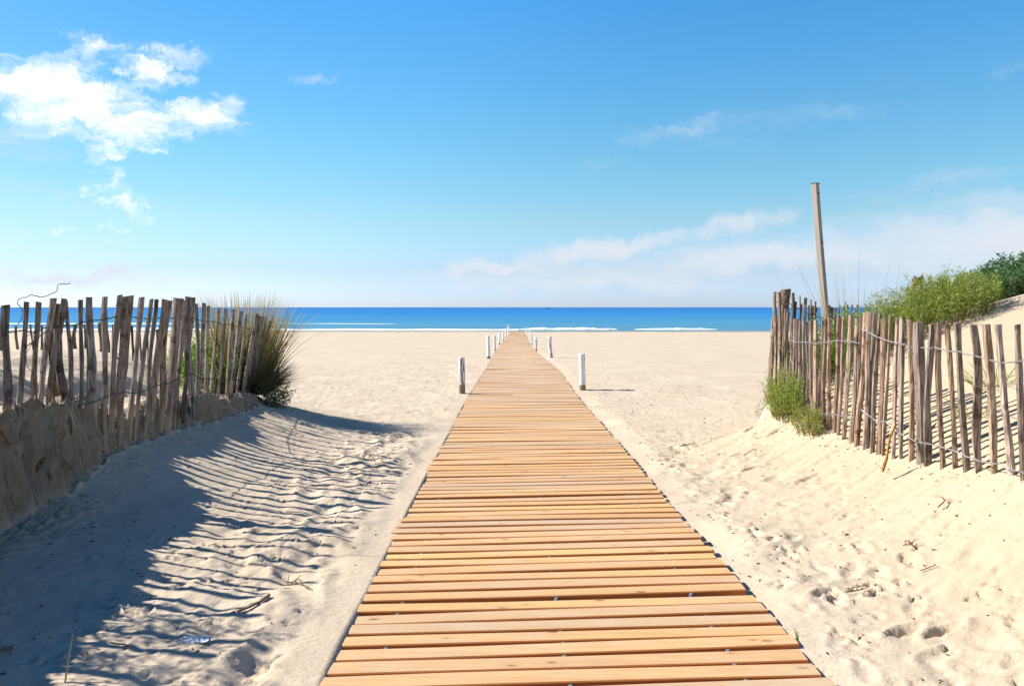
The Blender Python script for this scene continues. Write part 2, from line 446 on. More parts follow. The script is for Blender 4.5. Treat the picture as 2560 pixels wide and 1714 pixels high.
# low dunes / ridges that wave the fence shadows
rid = np.abs(fbm(X*2.6+Y*.5, Y*1.3, 3, 51))
Z = Z+(.05-rid*.16)*tread*off_walk*np.where(X < CX, .85, .10)*(1-.85*sstep(8.8, 10.8, Y))*near*.9
# gullies and strata on the scarp face
gul = fbm(Y*9, Z*2.2, 3, 61)*.09+fbm(Y*30, Z*14, 3, 62, .6)*.035+np.maximum(0, fbm(Y*5+3, Z*5, 2, 63))*-.10
Xd = X+np.where(crust > .3, gul*crust, 0)
# crumbs on the edge of the bank
Z = Z+crust*fbm(X*24, Y*24, 3, 71)*.10
# streaks of blown sand on the right slope
sl_m = sstep(-1.5, -.4, DXR)*(1-sstep(-.05, .1, DXR))*(1-sstep(9, 11, Y))
Z = Z+sl_m*fbm((X*.35+Y*.15)*3, (Y-X*.45)*7, 4, 81, .6)*.020
# footprints: elongated dents with a raised rim
xa = np.array(xs_); ya = np.array(ys)
def dent(px, py, ang, L, W, dep, rim=.5):
    r_ = max(L, W)*2.2
    i0, i1 = np.searchsorted(xa, [px-r_, px+r_]); j0, j1 = np.searchsorted(ya, [py-r_, py+r_])
    if i1-i0 < 3 or j1-j0 < 3: return
    sx = X[j0:j1, i0:i1]-px; sy = Y[j0:j1, i0:i1]-py
    a_ = sx*math.cos(ang)+sy*math.sin(ang); b_ = -sx*math.sin(ang)+sy*math.cos(ang)
    q_ = (a_/L)**2+(b_/W)**2
    ir = np.exp(-q_**1.5)*-dep + np.exp(-((np.sqrt(q_)-1.35)/.32)**2)*dep*rim*(.4+.6*_h(np.floor(a_*40), np.floor(b_*40), 3))
    Z[j0:j1, i0:i1] += ir
rs = np.random.RandomState(3)
nf = 0
while nf < 2600:
    py = 2.6+(rs.rand()**1.25)*26
    px = rs.uniform(-6-py*.55, 6+py*.55) if py > 10 else rs.uniform(-3.0, 3.2)
    if abs(px-walk_x(py)) < 1.22: continue
    if px < 0 and px < -2.2 and py < 10.5: 
        if rs.rand() < .85: continue
    if px > 2.1 and py < 9.5 and (px > 2.75 or rs.rand() < .5): continue
    if 1.2 < px < 2.1 and py < 7 and rs.rand() < .45: continue
    if px < 0 and py < 9.5 and rs.rand() < .80: continue
    heel = rs.uniform(0, math.pi)
    L = rs.uniform(.07, .14); d_ = rs.uniform(.008, .030)*(.75 if py < 6 else (1 if py < 8 else .5))*(.6 if px > 0 else .85)
    dent(px, py, heel, L, L*rs.uniform(.4, .65), d_)
    nf += 1
for k in range(5200):   # small crumbly marks
    py = 2.6+(rs.rand()**1.3)*16; px = rs.uniform(-4.2, 3.6)
    if abs(px-walk_x(py)) < 1.15: continue
    if px < -2.4 and rs.rand() < .7: continue
    L = rs.uniform(.012, .04); dent(px, py, rs.uniform(0, 3.1), L, L*.6, rs.uniform(.004, .014), .8)
for k in range(230):   # crisp crumbled clusters where crust broke under a foot
    py = 3.0+rs.rand()**1.2*16; px = rs.uniform(-2.2, 2.9)*(1 if py < 9 else 1.8)
    if abs(px-walk_x(py)) < 1.3: continue
    for q_ in range(rs.randint(6, 18)):
        qx = px+rs.normal()*.07; qy = py+rs.normal()*.05
        if abs(qx-walk_x(qy)) < 1.2: continue
        L = rs.uniform(.013, .030); dent(qx, qy, rs.uniform(0, 3.1), L, L*rs.uniform(.35, .7), rs.uniform(.010, .024)*(-1 if rs.rand() < .35 else 1), .6)
# the big hole and crumbled crust by the right fence corner
for (px, py, L, W, d_) in [(2.12, 8.9, .13, .09, .08), (-1.9, 9.9, .08, .05, .05), (-1.72, 9.95, .09, .05, .05), (-1.66, 9.75, .08, .05, .05), (2.75, 8.7, .1, .04, .07), (2.85, 8.2, .12, .03, .06), (2.5, 7.9, .1, .03, .05), (2.3, 7.3, .1, .03, .04), (2.55, 6.6, .16, .02, .035), (1.95, 3.75, .10, .035, .05), (2.12, 3.7, .10, .03, .06), (1.75, 4.25, .05, .03, .05), (2.02, 4.35, .04, .025, .06), (2.09, 4.38, .04, .025, .07), (1.95, 4.31, .03, .02, .05), (2.4, 3.95, .03, .015, .04), (2.46, 3.96, .03, .015, .04), (2.52, 4.0, .03, .015, .04)]:
    dent(px, py, .3, L, W, d_, .4)
for k in range(26):   # a trodden line of prints along the right side
    py = 3.1+rs.rand()*2.4; px = 1.55+rs.rand()*1.15
    L = rs.uniform(.06, .11); a0 = 1.2+rs.normal()*.4
    dent(px, py, a0, L, L*.45, rs.uniform(.011, .024), .55)
    for q_ in range(4): dent(px+math.cos(a0)*L+rs.normal()*.03, py+math.sin(a0)*L+rs.normal()*.03, a0, .022, .014, rs.uniform(.010, .022), .6)
# the bed of the walk
edge_l = sstep(-1.045, -.985, X-CX); edge_r = 1-sstep(1.00, 1.10, X-CX)
bed = np.minimum(edge_l, edge_r)*(Y < 113)
pz = prof(Y)
wav = .018*np.sin(Y*2.1)+.015*np.sin(Y*5.3+1)
left_z = pz+.001+wav*.30; right_z = pz-np.interp(Y, [4, 9, 20], [.038, .036, .020])+wav*.8*np.interp(Y, [6, 20], [1, .4])
tgt = np.where(X < CX, left_z, right_z)
nearw = (1-sstep(1.1, 1.45, np.abs(X-CX)))*(Y < 113)
Z = Z*(1-nearw)+np.minimum(Z, tgt+.06)*nearw*.0+tgt*nearw
Z = Z*(1-bed)+(pz-.11)*bed
nx_, ny_ = len(xs_), len(ys)
verts = np.stack([Xd, Y, Z], -1).reshape(-1, 3).astype(np.float32)
me = bpy.data.meshes.new('sand_ground')
me.vertices.add(len(verts)); me.vertices.foreach_set('co', verts.ravel())
idx = (np.arange(ny_-1)[:, None]*nx_+np.arange(nx_-1)[None, :]).ravel()
quads = np.stack([idx, idx+1, idx+nx_+1, idx+nx_], -1).astype(np.int32)
me.loops.add(quads.size); me.loops.foreach_set('vertex_index', quads.ravel())
me.polygons.add(len(quads)); me.polygons.foreach_set('loop_start', (np.arange(len(quads))*4).astype(np.int32))
me.polygons.foreach_set('use_smooth', np.ones(len(quads), dtype=bool))
me.update(calc_edges=True)
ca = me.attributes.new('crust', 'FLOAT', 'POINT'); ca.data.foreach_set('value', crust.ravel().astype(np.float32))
me.materials.append(SAND)
go = bpy.data.objects.new('sand_ground', me); col.objects.link(go); tag(go, kind='structure')
def gz(x, y):
    i = int(np.clip(np.searchsorted(xa, x)-1, 0, nx_-2)); j = int(np.clip(np.searchsorted(ya, y)-1, 0, ny_-2))
    fx = (x-xa[i])/(xa[i+1]-xa[i]); fy = (y-ya[j])/(ya[j+1]-ya[j])
    return float((Z[j, i]*(1-fx)+Z[j, i+1]*fx)*(1-fy)+(Z[j+1, i]*(1-fx)+Z[j+1, i+1]*fx)*fy)
def hit(px, py, ymin=1.5, ymax=160):
    x, y, z = ray(px, py); prev = None
    Yv = ymin
    while Yv < ymax:
        gx = x/y*Yv; zz = CAM_H+z/y*Yv
        if zz <= gz(gx, Yv): return Vector((gx, Yv, gz(gx, Yv)))
        Yv *= 1.004
    return Vector((x/y*ymax, ymax, gz(x/y*ymax, ymax)))

# ------------------------------------------------------------ sea
m, t, b = mat('sea_water')
g = t.new('ShaderNodeNewGeometry'); P = g.outputs['Position']
sp = t.new('ShaderNodeSeparateXYZ'); t.put(sp.inputs[0], P)
lg = t.math('DIVIDE', t.math('LOGARITHM', t.math('MAXIMUM', t.math('SUBTRACT', sp.outputs[1], 105), 1.0), 10.0), 4.0)
streak = t.noise(t.mapping(P, scale=(.004, .02, 1)), 1.0, 6, .6)
f = t.math('ADD', lg, t.math('MULTIPLY', t.math('SUBTRACT', streak, .5), .42))
c = t.ramp(f, [(.25, (.20, .25, .19)), (.36, (.09, .25, .33)), (.48, (.045, .24, .39)), (.66, (.013, .17, .42)), (1.0, (.006, .10, .33))])
fl = t.smooth(t.noise(t.mapping(P, scale=(.06, .5, 1)), 1.6, 4, .6), .56, .70)
c = t.mix(t.math('MULTIPLY', fl, .35), c, (.01, .12, .32, 1))
df = t.new('ShaderNodeBsdfDiffuse'); t.put(df.inputs[0], c)
gl = t.new('ShaderNodeBsdfGlossy'); gl.inputs['Roughness'].default_value = .25
gl.inputs[0].default_value = (.75, .85, 1, 1)
hh = t.noise(t.mapping(P, scale=(.35, 1.0, 1)), .9, 6, .62)
nb = t.bump(hh, 1.0, .55)
t.put(gl.inputs['Normal'], nb); t.put(df.inputs['Normal'], t.bump(hh, .35, .4))
ms = t.new('ShaderNodeMixShader'); ms.inputs[0].default_value = .20
t.l.new(df.outputs[0], ms.inputs[1]); t.l.new(gl.outputs[0], ms.inputs[2])
t.l.new(ms.outputs[0], m.node_tree.nodes['Material Output'].inputs[0])
SEA = m
sx = np.concatenate([-np.geomspace(200, 40000, 24)[::-1], np.linspace(-190, 190, 381), np.geomspace(200, 40000, 24)])
sy = np.concatenate([np.linspace(108, 200, 231), np.geomspace(201, 60000, 80)])
SX, SY = np.meshgrid(sx, sy)
swell = np.zeros_like(SX)
for (yc, amp, wd) in [(133, .30, 1.6), (150, .22, 2.4), (172, .34, 2.6), (192, .25, 3)]:
    d_ = SY-(yc+fbm(SX*.02, SX*0+yc, 3, 5)*7)
    swell += amp*np.exp(-(d_/wd)**2)*(.55+fbm(SX*.03, SX*0+yc*2, 2, 9))
SZ = -2.1+swell*(np.abs(SX) < 191)
sv = np.stack([SX, SY, SZ], -1).reshape(-1, 3)
nn = len(sx); idx = (np.arange(len(sy)-1)[:, None]*nn+np.arange(nn-1)[None, :]).ravel()
so = mesh_obj('sea', sv.tolist(), np.stack([idx, idx+1, idx+nn+1, idx+nn], -1).tolist(), SEA, smooth=True)
tag(so, kind='structure')
FOAM = simple('wave_foam', (.86, .88, .88), .8)
def foam(px0, px1, py, yd, h, wd, seed, taper=True):
    n = max(60, int(abs(px1-px0)/1.2)); V = []; F = []
    rs_ = np.random.RandomState(seed)
    for i in range(n+1):
        k = i/n; px = px0+(px1-px0)*k
        yy = yd+.7*float(fbm(np.array(k*9.0), np.array(seed*1.0), 3, seed)); x = (px-1280)/1920*yy
        e = math.sin(math.pi*k)**.35 if taper else 1
        hh_ = h*e*(.75+.5*(.5+float(fbm(np.array(k*15.), np.array(1.0+seed), 3, seed+2))))
        ww = wd*(.8+.4*(.5+float(fbm(np.array(k*14.), np.array(5.0+seed), 2, seed+4))))*max(e, .15)
        bz = -2.12
        for (a_, b_) in [(-1, 0), (-.6, .55), (-.1, 1.0), (.4, .7), (1, 0)]:
            V.append((x, yy+a_*ww, bz+b_*hh_*(1+.12*rs_.rand())))
    for i in range(n):
        for j in range(4):
            F.append((i*5+j, i*5+j+1, (i+1)*5+j+1, (i+1)*5+j))
    return V, F
v_, f_ = foam(1292, 1545, 822, 128, .31, 1.5, 1)
tag(mesh_obj('breaking_wave', v_, f_, FOAM, smooth=True), 'tallest white breaking wave right behind the end of the boardwalk', 'wave', 'white breakers along the shore')
v_, f_ = foam(1585, 1795, 822, 128, .24, 1.3, 2)
tag(mesh_obj('breaking_wave', v_, f_, FOAM, smooth=True), 'white breaking wave nearer to the right fence corner', 'wave', 'white breakers along the shore')
v_, f_ = foam(500, 1295, 822, 124, .22, 1.6, 3, False)
tag(mesh_obj('breaking_wave', v_, f_, FOAM, smooth=True), 'long low line of foam washing the sand left of the boardwalk', 'wave', 'white breakers along the shore')
v_, f_ = foam(-600, 995, 809, 171, .22, 1.0, 4)
tag(mesh_obj('breaking_wave', v_, f_, FOAM, smooth=True), 'thin white wave crest farther out, left of the boardwalk', 'wave', 'white breakers along the shore')
v_, f_ = foam(-900, 520, 822, 125, .3, 2.0, 6, False)
tag(mesh_obj('breaking_wave', v_, f_, FOAM, smooth=True), 'white shore foam seen through the pickets of the left fence', 'wave', 'white breakers along the shore')

# ------------------------------------------------------------ boats on the horizon
HULL_D = simple('dark_hull_paint', (.05, .06, .09), .5); RED = simple('red_hull_paint', (.35, .05, .05), .5)
WHITE = simple('white_boat_paint', (.85, .85, .85), .6); GREYB = simple('grey_boat_paint', (.3, .33, .38), .6)
def hull(L, W, H):
    V = []; F = []; n = 10
    for i in range(n+1):
        k = i/n; wy = W/2*math.sin(math.pi*min(1, .18+k*.82))**.6 if k < .98 else .05
        x = -L/2+L*k; sh = H*(1-.25*math.sin(math.pi*(1-k)))
        V += [(x, -wy, sh), (x, -wy*.6, -.2), (x, wy*.6, -.2), (x, wy, sh)]
    for i in range(n):
        for j in range(3): F.append((i*4+j, (i+1)*4+j, (i+1)*4+j+1, i*4+j+1))
        F.append((i*4+3, (i+1)*4+3, (i+1)*4, i*4))
    F += [(0, 1, 2, 3), (n*4+3, n*4+2, n*4+1, n*4)]
    return V, F
def boxm(x0, x1, y0, y1, z0, z1):
    V = [(x, y, z) for z in (z0, z1) for (x, y) in ((x0, y0), (x1, y0), (x1, y1), (x0, y1))]
    return V, [(3, 2, 1, 0), (4, 5, 6, 7), (0, 1, 5, 4), (1, 2, 6, 5), (2, 3, 7, 6), (3, 0, 4, 7)]
def motorboat(px, Y_, L, label, hm, cm):
    o = empty('fishing_boat', ((px-1280)/1920*Y_, Y_, -2.1)); tag(o, label, 'boat')
    v1, f1 = hull(L, L*.3, L*.13); mesh_obj('hull', v1, f1, hm, o)
    v1, f1 = boxm(-L*.1, L*.2, -L*.1, L*.1, L*.12, L*.3); mesh_obj('cabin', v1, f1, cm, o)
    v1, f1 = tube([(-L*.02, 0, L*.3), (-L*.05, 0, L*.45)], .06); mesh_obj('mast', v1, f1, GREYB, o)
def sailboat(px, Y_, H, label):
    o = empty('sailing_boat', ((px-1280)/1920*Y_, Y_, -2.1)); tag(o, label, 'sailboat')
    L = H*.75; v1, f1 = hull(L, L*.28, L*.1); mesh_obj('hull', v1, f1, WHITE, o)
    v1, f1 = tube([(L*.05, 0, L*.08), (L*.05, 0, H)], .09); mesh_obj('mast', v1, f1, GREYB, o)
    V = []; F = []
    for s, xr_ in ((1, -L*.42), (1, L*.5)):
        o_ = len(V); V += [(L*.05-.15*(1 if xr_ < 0 else -1), 0, H*.12), (xr_, .6, H*.14), (L*.05-.1*(1 if xr_ < 0 else -1), .05, H*.97), (xr_*.45, .55, H*.5),
                         (L*.05-.15*(1 if xr_ < 0 else -1), .06, H*.12), (xr_, .66, H*.14), (L*.05-.1*(1 if xr_ < 0 else -1), .11, H*.97), (xr_*.45, .61, H*.5)]
        F += [(o_, o_+1, o_+3, o_+2), (o_+6, o_+7, o_+5, o_+4), (o_+1, o_+5, o_+7, o_+3), (o_+3, o_+7, o_+6, o_+2)]
    mesh_obj('sail', V, F, WHITE, o)
motorboat(1371, 1900, 9.5, 'small dark motor boat with red trim on the sea just right of the boardwalk', HULL_D, RED)
motorboat(1666, 3200, 11, 'tiny grey boat on the horizon left of the tall square pole', GREYB, GREYB)
motorboat(752, 3200, 10, 'tiny boat on the horizon right of the grass tussock', GREYB, HULL_D)
sailboat(1545, 3000, 9.5, 'tiny sailing boat with white sails on the horizon')

# ------------------------------------------------------------ boardwalk
def plank_geo(y, skew, width, hl, dz, seed, n=16, x_off=0.0):
    rs_ = random.Random(seed)
    cx = float(walk_x(y)); L0 = -1.075+rs_.uniform(-.008, .008); L1 = 1.075+rs_.uniform(-.014, .014)
    ph = rs_.uniform(0, 6.28); ph2 = rs_.uniform(0, 6.28); th = .042
    V = []; F = []; ch = .0055
    for i in range(n+1):
        k = i/n; x = L0+(L1+.075*(1-float(sstep(3.0, 6.5, y)))-L0)*k
        yy = y+x*skew+.003*math.sin(k*3.1+ph)+.0015*math.sin(k*9+ph2)
        w2 = width/2+.0012*math.sin(k*7+ph2)
        z = float(prof(yy))+dz+.003*math.sin(k*4+ph2)+hl*(k-.5)
        for (a_, b_) in ((-w2, -ch), (-w2+ch, 0), (-w2*.35, .0012), (w2*.35, .0012), (w2-ch, 0), (w2, -ch), (w2, -th), (-w2, -th)):
            V.append((cx+x, yy+a_, z+b_))
    for i in range(n):
        for j in range(8):
            j2 = (j+1) % 8; F.append((i*8+j, (i+1)*8+j, (i+1)*8+j2, i*8+j2))
    F.append(tuple(range(8))); F.append(tuple(n*8+j for j in range(7, -1, -1)))
    return V, F
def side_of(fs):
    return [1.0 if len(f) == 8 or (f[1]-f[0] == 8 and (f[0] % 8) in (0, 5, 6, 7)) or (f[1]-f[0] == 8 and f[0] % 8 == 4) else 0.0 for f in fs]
walk = empty('boardwalk', (0.22, 2.9, 0))
tag(walk, 'long boardwalk of honey coloured planks running straight over the beach to the sea', 'boardwalk')
BOLT = simple('grey_bolt', (.14, .15, .18), .7, 0, .3)
rg = random.Random(5)
yy = -2.6; planks = []
sec = 0
SEAMS = [4.17, 6.55, 9.25, 11.7, 14.1, 16.6, 19.1, 22.4]
while yy < 112:
    planks.append(yy)
    step = .1425+rg.uniform(-.010, .010)
    for s_ in SEAMS:
        if yy < s_ <= yy+step: step += .026
    if yy > 22.4 and int((yy-.3)/2.45) != int((yy+step-.3)/2.45): step += .02
    yy += step
farV = []; farF = []; farT = []
count = 0
bolt_me = None
for i, y0 in enumerate(planks):
    sk = .066+rg.uniform(-.005, .005)
    width = .1165+rg.uniform(-.009, .006)
    hl = rg.uniform(-.002, .014); dz = rg.uniform(-.003, .003); tone = rg.random()
    if 2.85 < y0 and count < 100:
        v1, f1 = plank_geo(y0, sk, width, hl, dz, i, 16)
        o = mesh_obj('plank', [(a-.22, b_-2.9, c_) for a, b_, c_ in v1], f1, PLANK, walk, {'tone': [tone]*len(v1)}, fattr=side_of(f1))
        count += 1
        if y0 < 9.5:
            for bx in (-.82, .03, .80):
                bv = []; bf = []
                cx = float(walk_x(y0)); xx = cx+bx+rg.uniform(-.006, .006)
                yb = y0+bx*sk-width/2-.006; zb_ = float(prof(yb))-.006+hl*bx/2.15
                m_ = 8
                for r_i, (rr, hz) in enumerate([(.017, -.02), (.017, 0), (.013, .007), (.005, .011)]):
                    for j in range(m_):
                        an = 2*math.pi*j/m_; bv.append((xx-.22+rr*math.cos(an), yb-2.9+rr*.8*math.sin(an), zb_+hz-.014))
                for r_i in range(3):
                    for j in range(m_): bf.append((r_i*m_+j, r_i*m_+(j+1) % m_, (r_i+1)*m_+(j+1) % m_, (r_i+1)*m_+j))
                bf.append(tuple(3*m_+j for j in range(m_)))
                mesh_obj('bolt', bv, bf, BOLT, o, smooth=True)
    else:
        v1, f1 = plank_geo(y0, sk, width, hl, dz, i, 5)
        o_ = len(farV); farV += [(a-.22, b_-2.9, c_) for a, b_, c_ in v1]; farF += [tuple(q+o_ for q in ff) for ff in f1]; farT += [tone]*len(v1)
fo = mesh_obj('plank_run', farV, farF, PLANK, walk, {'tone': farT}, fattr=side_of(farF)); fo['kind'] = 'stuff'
# lengthwise straps under the planks
BEAR = simple('dark_bearer_wood', (.10, .075, .05), .9)
pr = []
for bx in (-.82, .03, .80):
    V = []; F = []
    yl = list(np.arange(-2.7, 112.2, .8))
    for k, y0 in enumerate(yl):
        cx = float(walk_x(y0))+bx; z = float(prof(y0))-.0455
        V += [(cx-.03-.22, y0-2.9, z), (cx+.03-.22, y0-2.9, z), (cx+.03-.22, y0-2.9, z-.05), (cx-.03-.22, y0-2.9, z-.05)]
        if k: 
            for j in range(4): F.append(((k-1)*4+j, (k-1)*4+(j+1) % 4, k*4+(j+1) % 4, k*4+j))
    mesh_obj('bearer', V, F, BEAR, walk)

# ------------------------------------------------------------ white marker posts
m, t, b = mat('peeling_white_paint')
tcn = t.new('ShaderNodeTexCoord'); O = tcn.outputs['Object']; oi = t.new('ShaderNodeObjectInfo')
off = t.new('ShaderNodeCombineXYZ'); t.put(off.inputs[0], t.math('MULTIPLY', oi.outputs['Random'], 20.0))
V_ = t.vmath('ADD', O, off.outputs[0])
gr = t.noise(t.mapping(V_, scale=(30, 30, 3)), 1.2, 6, .65)
a = t.new('ShaderNodeAttribute', attribute_name='wear')
peel = t.smooth(t.math('ADD', gr, t.math('MULTIPLY', a.outputs['Fac'], .22)), .66, .71)
wd = t.mix(gr, (.10, .085, .07, 1), (.33, .28, .22, 1))
c = t.mix(peel, t.mix(t.noise(V_, 8, 3), (.78, .77, .74, 1), (.86, .86, .84, 1)), wd)
a2 = t.new('ShaderNodeAttribute', attribute_name='bare')
c = t.mix(t.math('MULTIPLY', a2.outputs['Fac'], 1.0), c, t.mix(gr, (.17, .12, .065, 1), (.34, .26, .16, 1)))
t.put(b.inputs['Base Color'], c); b.inputs['Roughness'].default_value = .75
t.put(b.inputs['Normal'], t.bump(gr, .5, .006))
PAINT = m
def post_geo(h, r, lean, seed, wear, bare, gnarl=.0, bury=.25):
    rs_ = random.Random(seed); n = 14; V = []; F = []; W_ = []; B_ = []
    zs = [-bury, 0, bare-.006, bare+.006]+[bare+.02+(h-bare-.03)*k/9 for k in range(10)]+[h]
    offs = [rs_.uniform(-1, 1) for _ in range(n)]
    for z in zs:
        k = max(z, 0)/h
        lx = lean*k+gnarl*math.sin(k*4.0+seed)*.5; rr = r*(1+.05*math.sin(k*5+seed)) if z < h-.001 else r*.9
        for j in range(n):
            an = 2*math.pi*j/n
            q = rr*(1+.05*offs[j]+.03*math.sin(z*23+j*2.1)*(1 if gnarl else .4))
            V.append((lx+q*math.cos(an), q*math.sin(an), z+(.006*offs[j] if z > h*.98 else 0)))
            W_.append(wear); B_.append(1.0 if z <= bare else 0.0)
    m_ = len(zs)
    for i in range(m_-1):
        for j in range(n):
            j2 = (j+1) % n; F.append((i*n+j, i*n+j2, (i+1)*n+j2, (i+1)*n+j))
    V.append((V[(m_-1)*n][0]-r*.9, 0, h-.002)); W_.append(wear); B_.append(0)
    for j in range(n): F.append(((m_-1)*n+j, (m_-1)*n+(j+1) % n, len(V)-1))
    return V, F, {'wear': W_, 'bare': B_}
def z5(x, y): return (1060+x/4.356, 740+y/4.356)
posts = [ # base x,y, top x,y, width in the zoomed crop, wear, bare length share, label
 ((413, 1062), (408, 668), 70, .80, .25, 'peeling white post nearest on the left of the boardwalk, black wood showing'),
 ((703, 682), (697, 433), 40, -.6, .11, 'clean white post, second along the left side of the boardwalk'),
 ((772, 595), (768, 430), 28, -.6, .05, 'slim white post, third along the left side of the boardwalk'),
 ((820, 527), (825, 398), 20, 0, .12, 'small white post, fourth along the left side of the boardwalk'),
 ((863, 485), (865, 388), 16, 0, .1, 'small white post, fifth along the left side of the boardwalk'),
 ((887, 452), (900, 348), 14, .4, .1, 'small white post leaning right, sixth along the left side of the boardwalk'),
 ((918, 395), (922, 315), 14, -.5, .05, 'tallest of the tiny white posts at the far left end of the boardwalk'),
 ((935, 388), (941, 345), 9, .2, .05, 'shortest tiny white post at the far left end of the boardwalk'),
 ((1727, 1025), (1720, 628), 70, .45, .15, 'white post nearest on the right of the boardwalk with a brown foot'),
 ((1385, 672), (1368, 440), 40, .72, .05, 'crooked flaking white post standing off to the right of the boardwalk'),
 ((1220, 598), (1218, 452), 28, .6, .12, 'white post with dark top, right at the right edge of the boardwalk'),
 ((1174, 530), (1172, 408), 18, 0, .1, 'small white post, fourth along the right side of the boardwalk'),
 ((1156, 485), (1152, 372), 14, 0, .08, 'small white post, fifth along the right side of the boardwalk'),
 ((1131, 450), (1123, 362), 12, 0, .05, 'small white post leaning left, sixth along the right side of the boardwalk'),
 ((1110, 425), (1103, 338), 9, .2, .05, 'tiny white post at the far right end of the boardwalk'),
]
for k, (bp, tp, wpx, wear, bare, lab) in enumerate(posts):
    bx, by = z5(*bp); tx, ty = z5(*tp)
    p = hit(bx, by, 8)
    top = at(tx, ty, p.y); h = top.z-p.z
    r = wpx/4.356/1920*p.y/2
    V, F, A = post_geo(h, r, top.x-p.x, k, wear, h*bare, .03 if k == 9 else 0)
    o = mesh_obj('marker_post', V, F, PAINT, None, A, smooth=True, loc=(p.x, p.y, p.z))
    tag(o, lab, 'post', 'white posts lining the boardwalk')

# ------------------------------------------------------------ fences
def picket_geo(base, top, w_, seed, cake_h=0.0, n=7, rings=14, stub=False, taper=.0, rnd=False):
    rs_ = random.Random(seed)
    ax = (top-base); L = ax.length
    offs = [1+rs_.uniform(-.28, .18) if not rnd else 1+rs_.uniform(-.06, .06) for _ in range(n)]
    rot = rs_.uniform(0, 6.28); flat = rs_.uniform(.62, .95) if not rnd else 1
    a1, a2 = rs_.uniform(-.35, .35), rs_.uniform(-.2, .2); p1, p2, p3 = [rs_.uniform(0, 6.28) for _ in range(3)]
    V = []; F = []; C = []
    tw = rs_.uniform(-.5, .5)
    cut = rs_.uniform(-.25, .25)
    knot = rs_.uniform(.3, .9)
    for i in range(rings+1):
        k = i/rings; c_ = base+ax*k
        wx = w_*(a1*math.sin(k*3.3+p1)+a2*math.sin(k*8.5+p2)); wy_ = w_*.4*math.sin(k*4+p3)
        rr = w_/2*(1+.10*math.sin(k*6+p2)+.06*math.sin(k*15+p3)+.25*math.exp(-((k-knot)/.03)**2)*rs_.random())*(1-taper*k)
        ck = 0
        if cake_h > 0:
            zz = c_.z-base.z; ck = max(0, min(1, (cake_h-zz)/.06+.5*math.sin(seed+k*20)*.2))
            rr *= 1+.28*ck+.10*ck*math.sin(k*40+p1)
        for j in range(n):
            an = 2*math.pi*j/n+rot+tw*k
            q = rr*offs[j]*(1+.05*math.sin(j*3+k*21+seed))
            dx_, dy_ = q*math.cos(an), q*flat*math.sin(an)
            V.append(c_-base+Vector((wx+dx_, wy_+dy_, cut*dx_ if i == rings else 0))); C.append(ck)
    for i in range(rings):
        for j in range(n):
            j2 = (j+1) % n; F.append((i*n+j, i*n+j2, (i+1)*n+j2, (i+1)*n+j))
    F.append(tuple(rings*n+j for j in range(n)))
    if stub:
        k = knot; c_ = ax*k
        d_ = Vector((rs_.choice([-1, 1])*w_*.9, -w_*.2, w_*1.2)); o_ = len(V)
        v1, f1 = tube([c_, c_+d_*.6, c_+d_], [w_*.22, w_*.15, w_*.06], 5)
        V += v1; F += [tuple(q+o_ for q in ff) for ff in f1]; C += [0]*len(v1)
    return V, F, C
def add_picket(root, base, top, w_, seed, m, cake=0, name='picket', **kw):
    V, F, C = picket_geo(base, top, w_, seed, cake, **kw)
    return mesh_obj(name, V, F, m, root, {'cake': C}, smooth=False, loc=base-root.location)
def add_wire(root, pts, m, r=.0028, twist=True, name='wire', wig=.006, seed=0):
    rs_ = random.Random(seed)
    P_ = []
    pts = [Vector(p) for p in pts]
    for a_, b_ in zip(pts[:-1], pts[1:]):
        n = max(2, int((b_-a_).length/.025))
        for k in range(n): P_.append(a_.lerp(b_, k/n))
    P_.append(pts[-1])
    parts = []
    for s in ((0, math.pi) if twist else (0,)):
        Q = []
        for i, p in enumerate(P_):
            ph = i*.9+s
            Q.append(p+Vector((rs_.uniform(-1, 1)*.002, math.cos(ph)*.004 if twist else 0, (math.sin(ph)*.004 if twist else 0)+wig*math.sin(i*.23+seed)+rs_.uniform(-1, 1)*.0015))-root.location)
        parts.append(tube(Q, r, 4))
    V, F = join(parts)
    return mesh_obj(name, V, F, m, root)

